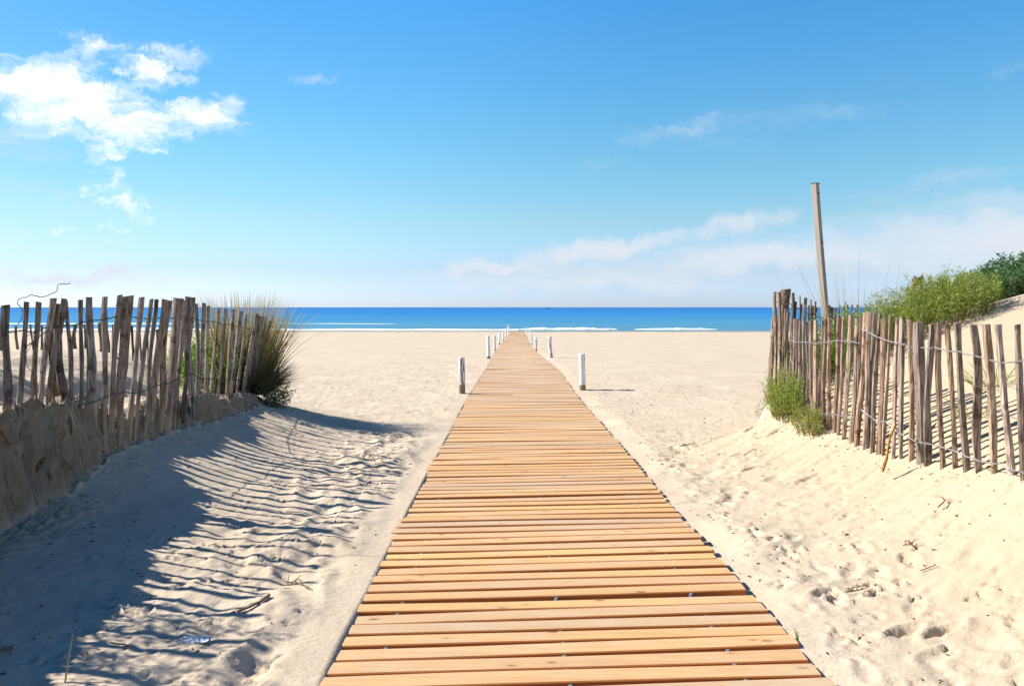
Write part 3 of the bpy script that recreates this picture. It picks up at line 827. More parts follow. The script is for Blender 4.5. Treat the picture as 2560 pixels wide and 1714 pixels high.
# --- left fence
def z1(x, y): return (x/3.1365, 640+y/3.1365)
LF = [ # top x,y  bottom x,y  width(crop px)  cake
 ((-12, 392), (-45, 1260), 34, 0), ((68, 384), (42, 1290), 60, 0), ((194, 358), (150, 1260), 45, 0), ((320, 360), (238, 1260), 38, 0), ((384, 330), (318, 1260), 44, 0),
 ((430, 372), (440, 1140), 60, 0), ((492, 332), (392, 1220), 48, 0), ((470, 560), (500, 1180), 62, 0), ((534, 348), (548, 1160), 40, 0),
 ((633, 342), (628, 1180), 36, 0), ((722, 322), (712, 1330), 48, .3), ((690, 372), (690, 1200), 26, 0), ((838, 318), (818, 1500), 42, .45), ((940, 306), (862, 1330), 42, .2), ((1040, 314), (905, 1500), 64, .35),
 ((1122, 322), (1000, 1480), 38, .35), ((1188, 336), (1050, 1450), 30, .25), ((1228, 338), (1110, 1440), 34, .25), ((1285, 340), (1170, 1430), 48, .3),
 ((1345, 348), (1225, 1400), 40, .25), ((1392, 328), (1290, 1400), 52, .25), ((1418, 332), (1330, 1380), 34, .2), ((1455, 345), (1365, 1360), 34, .2),
 ((1470, 318), (1445, 1150), 40, 0), ((1498, 322), (1500, 1150), 46, 0), ((1440, 352), (1395, 1180), 26, 0), ((1538, 372), (1542, 1150), 28, 0),
 ((1599, 368), (1545, 1150), 24, 0), ((1638, 388), (1606, 1160), 26, 0), ((1708, 402), (1656, 1170), 22, 0), ((1765, 412), (1712, 1180), 24, 0),
 ((1832, 418), (1758, 1260), 36, .05), ((1875, 433), (1800, 1250), 28, .05), ((1931, 458), (1850, 1200), 20, 0), ((2010, 450), (1885, 1220), 28, 0),
 ((2032, 468), (1905, 1200), 24, 0), ((2065, 473), (1930, 1200), 34, 0), ((2088, 480), (1955, 1200), 24, 0), ((2116, 508), (1982, 1180), 24, 0)]
def dl(xs_px): # depth of the left fence at a source pixel column
    r_ = (1280-xs_px)/1920.0
    Yv = 3.5/r_
    for _ in range(3): Yv = -float(fence_l(Yv))/r_
    return Yv
lroot = empty('picket_fence', (-3.5, 5.0, .8))
tag(lroot, 'grey weathered picket fence on the crumbling sand bank left of the boardwalk', 'fence', 'split picket fences on the dunes')
for k, (tp, bp, wpx, ck) in enumerate(LF):
    bx, by = z1(*bp); tx, ty = z1(*tp)
    Yv = dl((bx+tx)/2)
    if k in (5, 11): Yv += .12
    base = at(bx, by, Yv); top = at(tx, ty, Yv-.02)
    w_ = wpx/3.1365/1920*Yv*1.12
    ext = (base-top).normalized()*(.12 if ck else .22)
    add_picket(lroot, base+ext, top, w_, 100+k, WOOD_D if k in (5, 7) else WOOD_L, (ck*1.0+.12) if ck else 0, stub=(k in (3, 14, 20, 30)))
rg2 = random.Random(9)
yv = 5.05
k = 0
while yv > 1.0:
    x = float(fence_l(yv)); base = Vector((x+rg2.uniform(-.02, .02), yv, .7)); top = Vector((x+rg2.uniform(0, .14), yv+rg2.uniform(-.05, .04), 1.60+rg2.uniform(-.07, .06)))
    add_picket(lroot, base, top, rg2.uniform(.048, .075), 200+k, WOOD_L); k += 1
    yv -= rg2.uniform(.085, .15) if rg2.random() > .12 else .30
def wl(pts): return [at(*z1(x, y), dl(z1(x, y)[0]))+Vector((.035, -.03, 0)) for x, y in pts]
add_wire(lroot, wl([(-30, 650), (40, 605), (170, 580), (240, 600), (320, 560), (400, 552), (500, 548), (560, 550), (640, 520), (720, 500), (830, 485), (930, 470), (1050, 480), (1150, 485), (1290, 490), (1420, 470), (1530, 495), (1600, 510), (1710, 525), (1850, 550), (1970, 580), (2100, 590)]), WIRE_D, seed=1)
add_wire(lroot, wl([(185, 715), (250, 670), (310, 610), (360, 580), (390, 560), (500, 545)]), WIRE_D, seed=2)
add_wire(lroot, wl([(640, 1170), (700, 1140), (850, 1085), (950, 1070), (1060, 1070), (1200, 1020), (1300, 995), (1400, 950), (1500, 920), (1560, 960), (1700, 970), (1850, 965), (1990, 965)]), WIRE_D, seed=3)
add_wire(lroot, wl([(300, 1300), (400, 1275), (480, 1262), (580, 1215)]), WIRE_D, seed=4)
def z1b(x, y): return (x/3.92, 700+y/3.92)
lw = [(130, 430), (165, 380), (185, 320), (160, 260), (130, 240), (140, 195), (180, 178), (210, 178), (260, 150), (310, 158), (350, 165), (390, 155), (420, 150), (450, 128), (500, 110), (520, 85), (525, 50), (545, 42), (580, 42), (610, 48), (645, 42)]
add_wire(lroot, [at(*z1b(x, y), 5.5)+Vector((.03, 0, 0)) for x, y in lw], WIRE_D, r=.0032, twist=False, wig=.006, seed=5)
lw = [(180, 560), (240, 525), (285, 600), (250, 622), (232, 660), (185, 735), (200, 860), (250, 890), (235, 950)]
add_wire(lroot, [at(*z1b(x, y), 5.6)+Vector((.05, 0, 0)) for x, y in lw], WIRE_D, r=.0026, twist=False, wig=.008, seed=6)

# --- rear fence, left, its pickets buried to their tips
broot = empty('picket_fence', (-7, 12, 1.0))
tag(broot, 'row of short dark pickets nearly buried in the sand behind the left fence', 'fence', 'split picket fences on the dunes')
RB = [(-60, 448, 34), (12, 445, 30), (160, 446, 28), (250, 446, 20), (312, 432, 24), (400, 442, 22), (735, 430, 42), (825, 430, 22), (985, 420, 34), (1058, 425, 28), (1108, 432, 18), (1195, 430, 38), (1290, 445, 22), (1368, 480, 26), (1450, 470, 22), (1530, 480, 24), (1600, 500, 22), (1700, 510, 26), (1830, 520, 24)]
for k, (x, y, wpx) in enumerate(RB):
    px, py = z1b(x, y)
    Yv = 15.5-px*.0135 if px > 120 else 19.0
    top = at(px, py, Yv); g0 = gz(top.x, Yv)
    if top.z-g0 < .1: top.z = g0+.12
    base = Vector((top.x+random.uniform(-.03, .05), Yv, min(g0-.2, top.z-.3)))
    add_picket(broot, base, top, wpx/3.92/1920*Yv, 300+k, WOOD_D)

# --- right fence
def z3(x, y): return (1900+x/2.6136, 640+y/2.6136)
RF = [((105, 395), (58, 915), 28), ((122, 235), (142, 745), 22), ((104, 233), (96, 740), 20), ((155, 320), (150, 740), 18), ((140, 320), (128, 740), 16),
 ((180, 365), (165, 740), 18), ((212, 400), (196, 760), 18), ((196, 420), (215, 760), 16), ((226, 410), (222, 800), 16), ((243, 408), (240, 880), 22), ((265, 420), (262, 880), 16), ((280, 420), (290, 960), 17),
 ((303, 428), (332, 960), 22), ((362, 418), (358, 1100), 26), ((404, 418), (384, 1130), 28), ((430, 408), (414, 1130), 24), ((458, 402), (440, 1150), 24),
 ((520, 400), (492, 1195), 30), ((596, 388), (538, 1220), 30), ((638, 408), (604, 1220), 28), ((692, 366), (645, 1260), 32), ((728, 366), (690, 1265), 30), ((756, 370), (705, 1240), 26),
 ((783, 380), (730, 1290), 26), ((816, 410), (768, 1315), 28), ((850, 382), (812, 1330), 22), ((893, 400), (878, 1240), 24), ((940, 400), (914, 1360), 30),
 ((983, 415), (970, 1390), 38), ((1045, 432), (1046, 1400), 62), ((1112, 443), (1096, 1500), 50), ((1163, 435), (1192, 1485), 38), ((1217, 445), (1280, 1490), 27),
 ((1285, 435), (1352, 1505), 44), ((1392, 448), (1438, 1500), 56), ((1470, 445), (1540, 1460), 46), ((1562, 447), (1640, 1450), 44), ((1702, 448), (1718, 1450), 48),
 ((1800, 450), (1840, 1470), 50)]
rroot = empty('picket_fence', (3.15, 5.0, .4))
tag(rroot, 'reddish brown picket fence curving along the foot of the right dune', 'fence', 'split picket fences on the dunes')
def dr(px):
    r_ = (px-1280)/1920.0; Yv = 3.15/r_
    for _ in range(4): Yv = float(np.interp(Yv, [4.8, 6.5, 8.7, 9.3], [3.23, 3.15, 3.10, 3.13]))/r_
    return min(Yv, 9.4)
RF += [((330, 425), (345, 1000), 18), ((548, 400), (515, 1200), 22), ((672, 400), (625, 1240), 22), ((170, 345), (178, 740), 16), ((256, 415), (250, 880), 14), ((318, 430), (312, 960), 14)]
for k, (tp, bp, wpx) in enumerate(RF):
    bx, by = z3(*bp); tx, ty = z3(*tp)
    Yv = dr((bx+tx)/2)
    if k in (22,): Yv += .08
    base = at(bx, by, Yv); top = at(tx, ty, Yv)
    w_ = wpx/2.6136/1920*Yv*(1.02 if wpx > 36 else 1.22)
    ext = (base-top).normalized()*.25
    add_picket(rroot, base+ext, top, w_, 400+k, WOOD_R, 0, stub=(k in (28, 29, 30, 33)), rnd=(k in (29, 35, 36)))
px, py = z3(163, 216); Yv = 9.35
top = at(px, py, Yv); base = at(*z3(170, 820), Yv)
add_picket(rroot, base, top, 60/2.6136/1920*Yv, 480, WOOD_D, 0, name='corner_post', n=14, rnd=True)
YEL = picket_mat('fresh_split_wood', (.55, .33, .10), (.45, .24, .08), (.20, .09, .03))
add_picket(rroot, at(*z3(795, 1400), 5.95), at(*z3(888, 1105), 6.0), 26/2.6136/1920*6, 481, YEL, 0, name='broken_picket', taper=.3)
rg3 = random.Random(12); yv = 4.45; k = 0
while yv > 2.0:
    x = 3.24; add_picket(rroot, Vector((x, yv, .2)), Vector((x+rg3.uniform(-.05, .05), yv, 1.5+rg3.uniform(-.04, .04))), rg3.uniform(.04, .06), 500+k, WOOD_R); k += 1
    yv -= rg3.uniform(.10, .15)
def wr_(pts): return [at(*z3(x, y), dr(z3(x, y)[0]))+Vector((-.03, -.035, 0)) for x, y in pts]
add_wire(rroot, wr_([(215, 545), (240, 560), (330, 568), (430, 562), (520, 555), (600, 550), (660, 568)]), WIRE, seed=11)
add_wire(rroot, [at(*z3(x, y), 9.25) for x, y in [(92, 300), (128, 296), (150, 308), (185, 312)]], WIRE, seed=17)
add_wire(rroot, [at(*z3(x, y), 9.2) for x, y in [(112, 425), (138, 430), (160, 440)]], WIRE, seed=18)
add_wire(rroot, wr_([(672, 472), (720, 500), (770, 530), (830, 548), (900, 560), (960, 575)]), WIRE, seed=12)
add_wire(rroot, wr_([(962, 602), (1060, 600), (1120, 604), (1150, 590), (1230, 612), (1330, 625)]), WIRE, seed=13)
add_wire(rroot, wr_([(1330, 640), (1430, 655), (1500, 670), (1600, 690), (1740, 680), (1840, 690)]), WIRE, seed=14)
add_wire(rroot, wr_([(360, 1000), (430, 1025), (520, 1040), (625, 1050)]), WIRE, seed=15)
add_wire(rroot, wr_([(655, 985), (730, 1040), (770, 1075), (830, 1080), (900, 1140), (960, 1170), (1040, 1205), (1090, 1215), (1190, 1245), (1290, 1270), (1350, 1295), (1440, 1325), (1540, 1350), (1570, 1350), (1630, 1390), (1740, 1410)]), WIRE, seed=16)

# --- rear fence, right
qroot = empty('picket_fence', (4.5, 11, .5))
tag(qroot, 'dark picket fence running back from the corner post behind the square pole', 'fence', 'split picket fences on the dunes')
QF = [(215, 240, 20), (232, 296, 26), (262, 258, 9), (270, 312, 16), (296, 272, 18), (296, 318, 16), (332, 284, 10), (322, 320, 14), (345, 324, 16), (358, 297, 12), (372, 335, 34), (440, 320, 22), (462, 332, 32), (496, 340, 14), (520, 320, 13), (545, 325, 14), (573, 320, 16), (600, 318, 14), (640, 318, 14)]
for k, (x, y, wpx) in enumerate(QF):
    px, py = z3(x, y); r_ = (px-1280)/1920.0
    Yv = 9.5
    for _ in range(30):
        fx = float(fence_r(Yv))
        Yv += (fx/r_-Yv)*.25 if fx/r_ < 30 else .2
        Yv = min(max(Yv, 9.3), 14.5)
    Yv = 9.5+(px-1975)/(2140-1975)*3.2 if True else Yv
    top = at(px, py, Yv); g0 = gz(top.x, Yv)
    base = Vector((top.x-.02, Yv, min(g0-.15, top.z-.8)))
    add_picket(qroot, base, top, wpx/2.6136/1920*Yv, 600+k, WOOD_D)
add_wire(qroot, [at(*z3(x, y), 9.4+(z3(x, y)[0]-1975)/165*3.2) for x, y in [(190, 310), (250, 345), (320, 380), (400, 400), (480, 420), (560, 430)]], WIRE_D, seed=21)

# --- short pickets on the crest
croot = empty('picket_fence', (5.9, 12.6, 1.7))
tag(croot, 'few grey picket tips poking out of the bushes on the dune crest', 'fence', 'split picket fences on the dunes')
def z8(x, y): return (2080+x/4.879, 600+y/4.879)
for k, (x, y, wpx) in enumerate([(1000, 436, 38), (975, 470, 20), (1106, 430, 38), (1190, 455, 22), (1385, 450, 20), (1575, 455, 22), (1750, 440, 30), (915, 560, 30)]):
    px, py = z8(x, y); Yv = 12.6; top = at(px, py, Yv); g0 = gz(top.x, Yv)
    add_picket(croot, Vector((top.x, Yv, min(g0-.1, top.z-.5))), top, wpx/4.879/1920*Yv, 700+k, WOOD_L)
v1, f1 = tube([at(*z8(1010, 545), 12.55), at(*z8(1040, 500), 12.5), at(*z8(1080, 490), 12.55)], [.05, .09, .05], 7)
mesh_obj('broken_picket', [Vector(p)-croot.location for p in v1], f1, WOOD_D, croot)

# ------------------------------------------------------------ square pole
m, t, b = mat('planed_post_wood')
tcn = t.new('ShaderNodeTexCoord'); O = tcn.outputs['Object']
gr = t.noise(t.mapping(O, scale=(24, 24, 1.0)), 1.4, 6, .6, .6)
c = t.mix(gr, (.25, .205, .175, 1), (.38, .33, .285, 1))
t.put(b.inputs['Base Color'], c); b.inputs['Roughness'].default_value = .8
t.put(b.inputs['Normal'], t.bump(gr, .4, .004))
POLE = m
Yp = 10.9
ptop = at(2038, 460, Yp); pbot = at(2066, 830, Yp); pbot = pbot+(pbot-ptop).normalized()*.7
proot = empty('wooden_pole', pbot)
tag(proot, 'tall leaning square wooden pole with two bolt holes behind the right fence', 'pole')
s_ = .040; V = []; F = []
axp = ptop-pbot; rz = Matrix.Rotation(R(38), 4, 'Z')
cs = [(-s_+.006, -s_), (s_-.006, -s_), (s_, -s_+.006), (s_, s_-.006), (s_-.006, s_), (-s_+.006, s_), (-s_, s_-.006), (-s_, -s_+.006)]
for i in range(9):
    k = i/8
    for (a_, b_) in cs:
        q = rz @ Vector((a_, b_, 0)); V.append(axp*k+q+Vector((.004*math.sin(k*6), 0, 0)))
for i in range(8):
    for j in range(8): F.append((i*8+j, i*8+(j+1) % 8, (i+1)*8+(j+1) % 8, (i+1)*8+j))
F.append(tuple(64+j for j in range(8)))
mesh_obj('pole', V, F, POLE, proot)
V, F = boxm(-s_-.004, s_+.004, -s_-.004, s_+.004, 0, .012)
V = [rz @ Vector(p)+axp for p in V]
mesh_obj('cap', V, F, BEAR, proot)
nrm = rz @ Vector((0, -1, 0))
HOLE = simple('dark_hole', (.02, .015, .012), .9)
for (px, py) in ((2043, 484), (2050, 607)):
    k = (at(px, py, Yp).z-pbot.z)/axp.z
    c0 = axp*k+nrm*(s_+.001)
    v1, f1 = tube([c0-nrm*.01, c0+nrm*.003], .014, 12)
    mesh_obj('bolt_hole', v1, f1, HOLE, proot)

# ------------------------------------------------------------ plants
class Foliage:
    def __init__(s, seed): s.V = []; s.F = []; s.T = []; s.D = []; s.r = random.Random(seed)
    def blade(s, p, d, L, w0, droop, tone, dry, seg=5, side=None):
        d = d.normalized(); q = Vector(p)
        sd_ = side or Vector((s.r.uniform(-1, 1), s.r.uniform(-1, 1), 0))
        sd_ = d.cross(sd_)
        if sd_.length < 1e-4: sd_ = Vector((1, 0, 0))
        sd_.normalize(); o = len(s.V)
        for i in range(seg+1):
            k = i/seg; ww = w0*(1-k**1.6)*.5+w0*.06
            s.V.append(q-sd_*ww); s.V.append(q+sd_*ww); s.T += [tone, tone]; s.D += [dry, dry]
            d = (d+Vector((0, 0, -droop/seg))).normalized(); q = q+d*(L/seg)
        for i in range(seg): s.F.append((o+2*i, o+2*i+1, o+2*i+3, o+2*i+2))
        return q
    def leaf(s, p, d, L, w0, tone, dry):
        d = d.normalized(); n = Vector((s.r.uniform(-1, 1), s.r.uniform(-1, 1), s.r.uniform(-1, 1)))
        sd_ = d.cross(n); 
        if sd_.length < 1e-4: return
        sd_.normalize(); up = sd_.cross(d)*.15*L; o = len(s.V)
        s.V += [Vector(p), p+d*L*.5+sd_*w0*.5+up, p+d*L, p+d*L*.5-sd_*w0*.5+up]
        s.T += [tone]*4; s.D += [dry]*4; s.F.append((o, o+1, o+2, o+3))
    def build(s, name, m, root):
        return mesh_obj(name, [v-root.location for v in s.V], s.F, m, root, {'tone': s.T, 'dry': s.D})

def tussock(loc, n, L, spread, label, cat='grass clump', seed=1, dryp=.35, w0=.007, lean=(0, 0), group=None, name='grass_tussock', mat_=GRASS, flower=0, rad=.3):
    root = empty(name, loc); tag(root, label, cat, group)
    f = Foliage(seed); rr = f.r; f2 = Foliage(seed+1)
    for i in range(n):
        a_ = rr.uniform(0, 6.283); q = rr.random()**.6; r0 = q*rad
        p = Vector((loc[0]+r0*math.cos(a_), loc[1]+r0*math.sin(a_), loc[2]))
        p.z = max(p.z-.02, gz(p.x, p.y)-.02) if rr.random() < .5 else loc[2]-.02
        tilt = spread*q*rr.uniform(.5, 1.3)
        d = Vector((math.cos(a_)*tilt+lean[0]*rr.random(), math.sin(a_)*tilt+lean[1]*rr.random(), 1))
        LL = L*rr.uniform(.45, 1.0)
        dry = 1.0 if rr.random() < dryp else rr.uniform(0, .25)
        (f2 if dry == 1.0 else f).blade(p, d, LL, w0*rr.uniform(.7, 1.2), rr.uniform(.15, 1.3), rr.random(), dry*rr.uniform(.6, 1), 6)
    f.build('green_blades', mat_, root)
    if f2.V: f2.build('dry_blades', mat_, root)
    if flower:
        f3 = Foliage(seed+2)
        for i in range(flower):
            a_ = rr.uniform(0, 6.283); r0 = rr.random()*rad
            p = Vector((loc[0]+r0*math.cos(a_), loc[1]+r0*math.sin(a_), loc[2]))
            e = f3.blade(p, Vector((math.cos(a_)*.12+rr.uniform(-.05, .1), math.sin(a_)*.1, 1)), L*rr.uniform(.95, 1.12), .007, .15, .5, .9, 5)
            for j in range(5): f3.leaf(e, Vector((rr.uniform(-.3, .3), rr.uniform(-.3, .3), 1)), .05, .008, .6, 1)
        f3.build('seed_stalks', mat_, root)
    return root

def herb(loc, size, n_stem, label, cat='plant', seed=1, mat_=HERB, leafL=.03, leafW=.008, stemL=.5, dens=26, dryp=.06, group=None, name='beach_plant', flowers=0, jit=1.0, upright=1.0, lowdry=.4):
    """upright branching stems carrying many narrow leaves"""
    root = empty(name, loc); tag(root, label, cat, group)
    f = Foliage(seed); st_ = []; rr = f.r; fl = Foliage(seed+5)
    for i in range(n_stem):
        a_ = rr.uniform(0, 6.283); q = math.sqrt(rr.random())
        bx = loc[0]+size[0]*q*math.cos(a_); by = loc[1]+size[1]*q*math.sin(a_)
        bz = gz(bx, by)
        edge = 1-.45*q*q
        Ls = stemL*edge*rr.uniform(.6, 1.1)
        d = Vector((math.cos(a_)*.5*q*jit/upright+rr.uniform(-.25, .25)*jit, math.sin(a_)*.5*q*jit/upright+rr.uniform(-.25, .25)*jit, 1)).normalized()
        p = Vector((bx, by, bz-.02)); pts = [p.copy()]
        seg = 6; tone_s = rr.random()
        for k in range(seg):
            d = (d+Vector((rr.uniform(-.12, .12), rr.uniform(-.12, .12), .03))).normalized()
            p2 = p+d*Ls/seg
            for j in range(int(dens/seg*(.5+k/seg))):
                t_ = rr.random(); q0 = p.lerp(p2, t_); an = rr.uniform(0, 6.283)
                ld = Vector((math.cos(an), math.sin(an), rr.uniform(.1, 1.3)))
                br = rr.uniform(0, .07)*(1.2-k/seg)*min(1.0, stemL*2)
                q0 = q0+ld.normalized()*br
                dry = 1.0 if rr.random() < dryp+lowdry*max(0, .35-k/seg) else rr.uniform(0, .15)
                f.leaf(q0, ld, leafL*rr.uniform(.6, 1.2), leafW*rr.uniform(.7, 1.2), min(1, max(0, tone_s*.6+rr.random()*.5)), dry)
            p = p2; pts.append(p.copy())
        st_.append(tube([q_-root.location for q_ in pts], [.004*(1-.8*k/seg) for k in range(seg+1)], 3))
        if flowers and rr.random() < flowers:
            for j in range(4):
                fl.leaf(p+Vector((rr.uniform(-.01, .01), rr.uniform(-.01, .01), 0)), Vector((rr.uniform(-1, 1), rr.uniform(-1, 1), .6)), .016, .014, .8, 1)
    f.build('leaves', mat_, root)
    V, F = join(st_); mesh_obj('stems', V, F, STEM, root)
    if fl.V: fl.build('seed_heads', simple('pale_seed_head', (.62, .55, .38), .8), root)
    return root

# left: marram tussock at the end of the fence
Yt = 11.0
tb = Vector((-3.86, Yt, gz(-3.86, Yt)))
tussock((tb.x, tb.y, tb.z), 1700, 1.5, .24, 'big tussock of olive and straw coloured marram grass at the end of the left fence', seed=3, dryp=.42, w0=.011, rad=.36, flower=0, lean=(.10, -.05))
tb2 = Vector((-3.68, 10.75, gz(-3.68, 10.75)+.05))
tussock((tb2.x, tb2.y, tb2.z), 2600, .66, .8, 'dark drooping skirt of marram grass hanging right over the bank end', seed=5, dryp=.5, w0=.008, rad=.26, mat_=GRASSD, lean=(.25, -.1))
herb((-4.15, 10.6, .4), (.45, .3, 0), 90, 'bright green leafy plant glowing behind the pickets beside the tussock', seed=8, mat_=GREEN, leafL=.06, leafW=.02, stemL=.95, dens=60, dryp=.02, lowdry=.1)
herb((-3.30, 10.6, .3), (.16, .16, 0), 46, 'small dark creeping plant at the foot of the tussock on the bank edge', seed=9, mat_=DARKG, leafL=.035, leafW=.016, stemL=.42, dens=40, dryp=.05)
# off to the left of the view, its dappled shade falls on the sand
herb((-3.75, 3.75, .85), (.35, .65, 0), 80, 'leafy shrub behind the left fence nearest the camera, out of view', seed=10, mat_=DARKG, leafL=.06, leafW=.02, stemL=.95, dens=34, dryp=.1)

# right dune plants
herb((4.85, 9.3, 1.3), (.9, .7, 0), 560, 'wide yellow green bush of upright feathery stems on the right dune', 'bush', seed=20, mat_=HERBD, leafL=.06, leafW=.008, stemL=.66, dens=52, dryp=.08, flowers=.35, upright=2.5, jit=.6, name='dune_bush', lowdry=1.0)
herb((4.05, 9.8, 1.0), (.8, .5, 0), 320, 'lower loose yellow green bush sloping down to the square pole', 'bush', seed=21, mat_=HERBD, leafL=.055, leafW=.008, stemL=.72, dens=46, dryp=.12, flowers=.4, upright=2.5, jit=.6, name='dune_bush', lowdry=.8)
herb((7.35, 11.1, 1.8), (1.5, .9, 0), 460, 'dense dark green bush at the top right of the dune', 'bush', seed=22, mat_=DARKG, leafL=.07, leafW=.020, stemL=.62, dens=66, dryp=.04, name='dune_bush')
herb((6.5, 11.0, 1.6), (.6, .5, 0), 190, 'mid green bush between the yellow green bush and the dark one', 'bush', seed=26, mat_=GREEN, leafL=.05, leafW=.012, stemL=.48, dens=46, dryp=.05, name='dune_bush')
herb((7.3, 10.7, 1.6), (1.2, .25, 0), 170, 'low bright green fringe of plants below the dark bush on the crest', 'plant', seed=27, mat_=HERB, leafL=.04, leafW=.012, stemL=.2, dens=30, dryp=.12)
tussock((4.6, 10.2, 1.2), 60, 1.35, .5, 'sparse tall dry grass stalks rising above the yellow green bush', seed=30, dryp=.9, w0=.005, rad=.9, name='dry_grass')
herb((3.5, 9.25, .6), (.16, .12, 0), 70, 'tangle of dry brown and green stems behind the pickets beside the pole', seed=23, mat_=HERB, leafL=.04, leafW=.008, stemL=.9, dens=40, dryp=.45, jit=.5)
herb((3.75, 8.85, .7), (.40, .35, 0), 130, 'tall fresh green plant growing behind the right fence', seed=31, mat_=GREEN, leafL=.04, leafW=.012, stemL=.80, dens=60, dryp=.08)
herb((3.02, 8.45, .45), (.09, .36, 0), 120, 'soft pale green plant growing in front of the right fence corner', seed=24, mat_=HERB, leafL=.026, leafW=.009, stemL=.60, dens=70, dryp=.06, lowdry=.5, jit=.55)
herb((3.0, 7.7, .35), (.08, .2, 0), 60, 'low yellowing plant in front of the right fence next to the pale green one', seed=25, mat_=HERB, leafL=.028, leafW=.009, stemL=.34, dens=44, dryp=.3, lowdry=.8, jit=.7)
tussock((4.25, 6.75, gz(4.25, 6.75)), 80, .34, 1.3, 'short green grass tuft on the sand behind the right fence, larger of the two', seed=40, dryp=.15, w0=.008, rad=.16, mat_=HERB, group='grass tufts behind the right fence')
tussock((3.8, 6.3, gz(3.8, 6.3)), 40, .30, 1.5, 'sparse green grass tuft on the sand behind the right fence, smaller of the two', seed=41, dryp=.2, w0=.007, rad=.12, mat_=HERB, group='grass tufts behind the right fence')
herb((7.1, 9.9, 1.6), (.18, .12, 0), 34, 'tiny sprig of green on the bare sand right of the bushes', seed=43, mat_=HERB, leafL=.03, leafW=.008, stemL=.14, dens=24, dryp=.3)

# ------------------------------------------------------------ things lying on the sand
def on(px, py): 
    p = hit(px, py); return p
def D(x, y): return (x*1.0931, y*1.0931)   # coordinates read off the overview
def stick(p0, p1, r0, r1, label, m, name='driftwood_stick', bend=.02, cat='stick', seed=1, lift=.012, group=None, twigs=0):
    a_ = on(*p0); b_ = on(*p1); n = 8; rs_ = random.Random(seed); P_ = []
    for i in range(n+1):
        k = i/n; q = a_.lerp(b_, k); q.x += bend*math.sin(k*3.14); q.z = max(gz(q.x, q.y), a_.z+(b_.z-a_.z)*k)+lift
        P_.append(q+Vector((rs_.uniform(-1, 1), rs_.uniform(-1, 1), 0))*r0*.5)
    parts = [tube([q-a_ for q in P_], [r0+(r1-r0)*i/n for i in range(n+1)], 6)]
    for k in range(twigs):
        i = rs_.randrange(1, n); q = P_[i]-a_; d = Vector((rs_.uniform(-1, 1), rs_.uniform(-1, 1), rs_.uniform(0, .8)))*.06
        parts.append(tube([q, q+d*.5+Vector((0, 0, .01)), q+d], [r1, r1*.7, r1*.4], 4))
    V, F = join(parts)
    tag(mesh_obj(name, V, F, m, None, loc=a_), label, cat, group)
DRIFT = simple('driftwood', (.20, .145, .10), .85)
TWIG = simple('red_brown_twig', (.20, .10, .06), .85)
stick(D(545, 1404), D(614, 1366), .006, .010, 'curved grey driftwood stick lying across the fence shadows', DRIFT, bend=.03, seed=4)
stick(D(0, 1492), D(28, 1484), .010, .006, 'dark stick in the shade at the lower left edge', DRIFT, seed=5)
stick(D(252, 1474), D(300, 1487), .004, .003, 'thin twig in the shade of the bank left of the paper scrap', TWIG, seed=6)
stick(D(1585, 1290), D(1622, 1318), .003, .002, 'thin dark twig on the sand right of the middle of the boardwalk', TWIG, seed=7)
stick(D(2146, 1170), D(2158, 1152), .005, .003, 'small upright reddish twig on the right sand slope', TWIG, lift=.03, seed=8, twigs=3)
stick(D(2065, 1250), D(2088, 1256), .004, .003, 'spiky reddish twig cluster on the right sand slope below the fence', TWIG, lift=.012, seed=9, twigs=6)
stick(D(2105, 1312), D(2140, 1298), .003, .002, 'bent reddish twig near the right edge', TWIG, seed=10, twigs=1)
stick(D(1935, 1358), D(1975, 1352), .004, .003, 'broken brown twigs in the large right footprints', TWIG, seed=11, twigs=5)
stick(D(650, 1335), D(705, 1350), .004, .003, 'tangle of straw and twigs on the striped sand', DRIFT, seed=12, twigs=9, bend=.01)
# upright cane in the shade
p0 = on(*D(147, 1560)); p1 = p0+Vector((.03, .02, .20))
v1, f1 = tube([Vector((0, 0, -.02)), (p1-p0)*.5, p1-p0], [.004, .004, .002], 5)
tag(mesh_obj('reed_stalk', v1, f1, simple('dry_reed', (.45, .38, .22), .8), None, loc=p0), 'pale dry reed stalk standing upright in the shaded sand', 'stalk')
# grass blade by the walk edge
gp = on(*D(1826, 1475)); f = Foliage(77)
for k in range(3): f.blade(gp, Vector((-.18+.1*k, .12, 1)), .10-.02*k, .006, .5, .5, .1, 5, side=Vector((0, 1, 0)))
mesh = mesh_obj('grass_shoot', [v-gp for v in f.V], f.F, GREEN, None, {'tone': f.T, 'dry': f.D}, loc=gp); tag(mesh, 'single green grass shoot at the right edge of the boardwalk', 'grass')
# crumpled paper
pp = on(*D(447, 1466)); V = []; F = []; rs_ = random.Random(3)
for j in range(7):
    for i in range(9):
        x = (i/8-.5)*.13; y = (j/6-.5)*.07
        V.append((x+rs_.uniform(-.006, .006), y+rs_.uniform(-.006, .006), -.004+.022*abs(math.sin(i*1.7+j*1.3))*rs_.uniform(.4, 1)))
for j in range(6):
    for i in range(8): F.append((j*9+i, j*9+i+1, (j+1)*9+i+1, (j+1)*9+i))
o_ = len(V); V += [(a_, b_, c_-.002) for a_, b_, c_ in V[:o_]]; F += [tuple(q+o_ for q in ff[::-1]) for ff in F[:48]]
tag(mesh_obj('paper_scrap', V, F, simple('white_paper', (.82, .82, .82), .8), None, loc=pp), 'crumpled white paper scrap lying on the striped sand', 'paper')
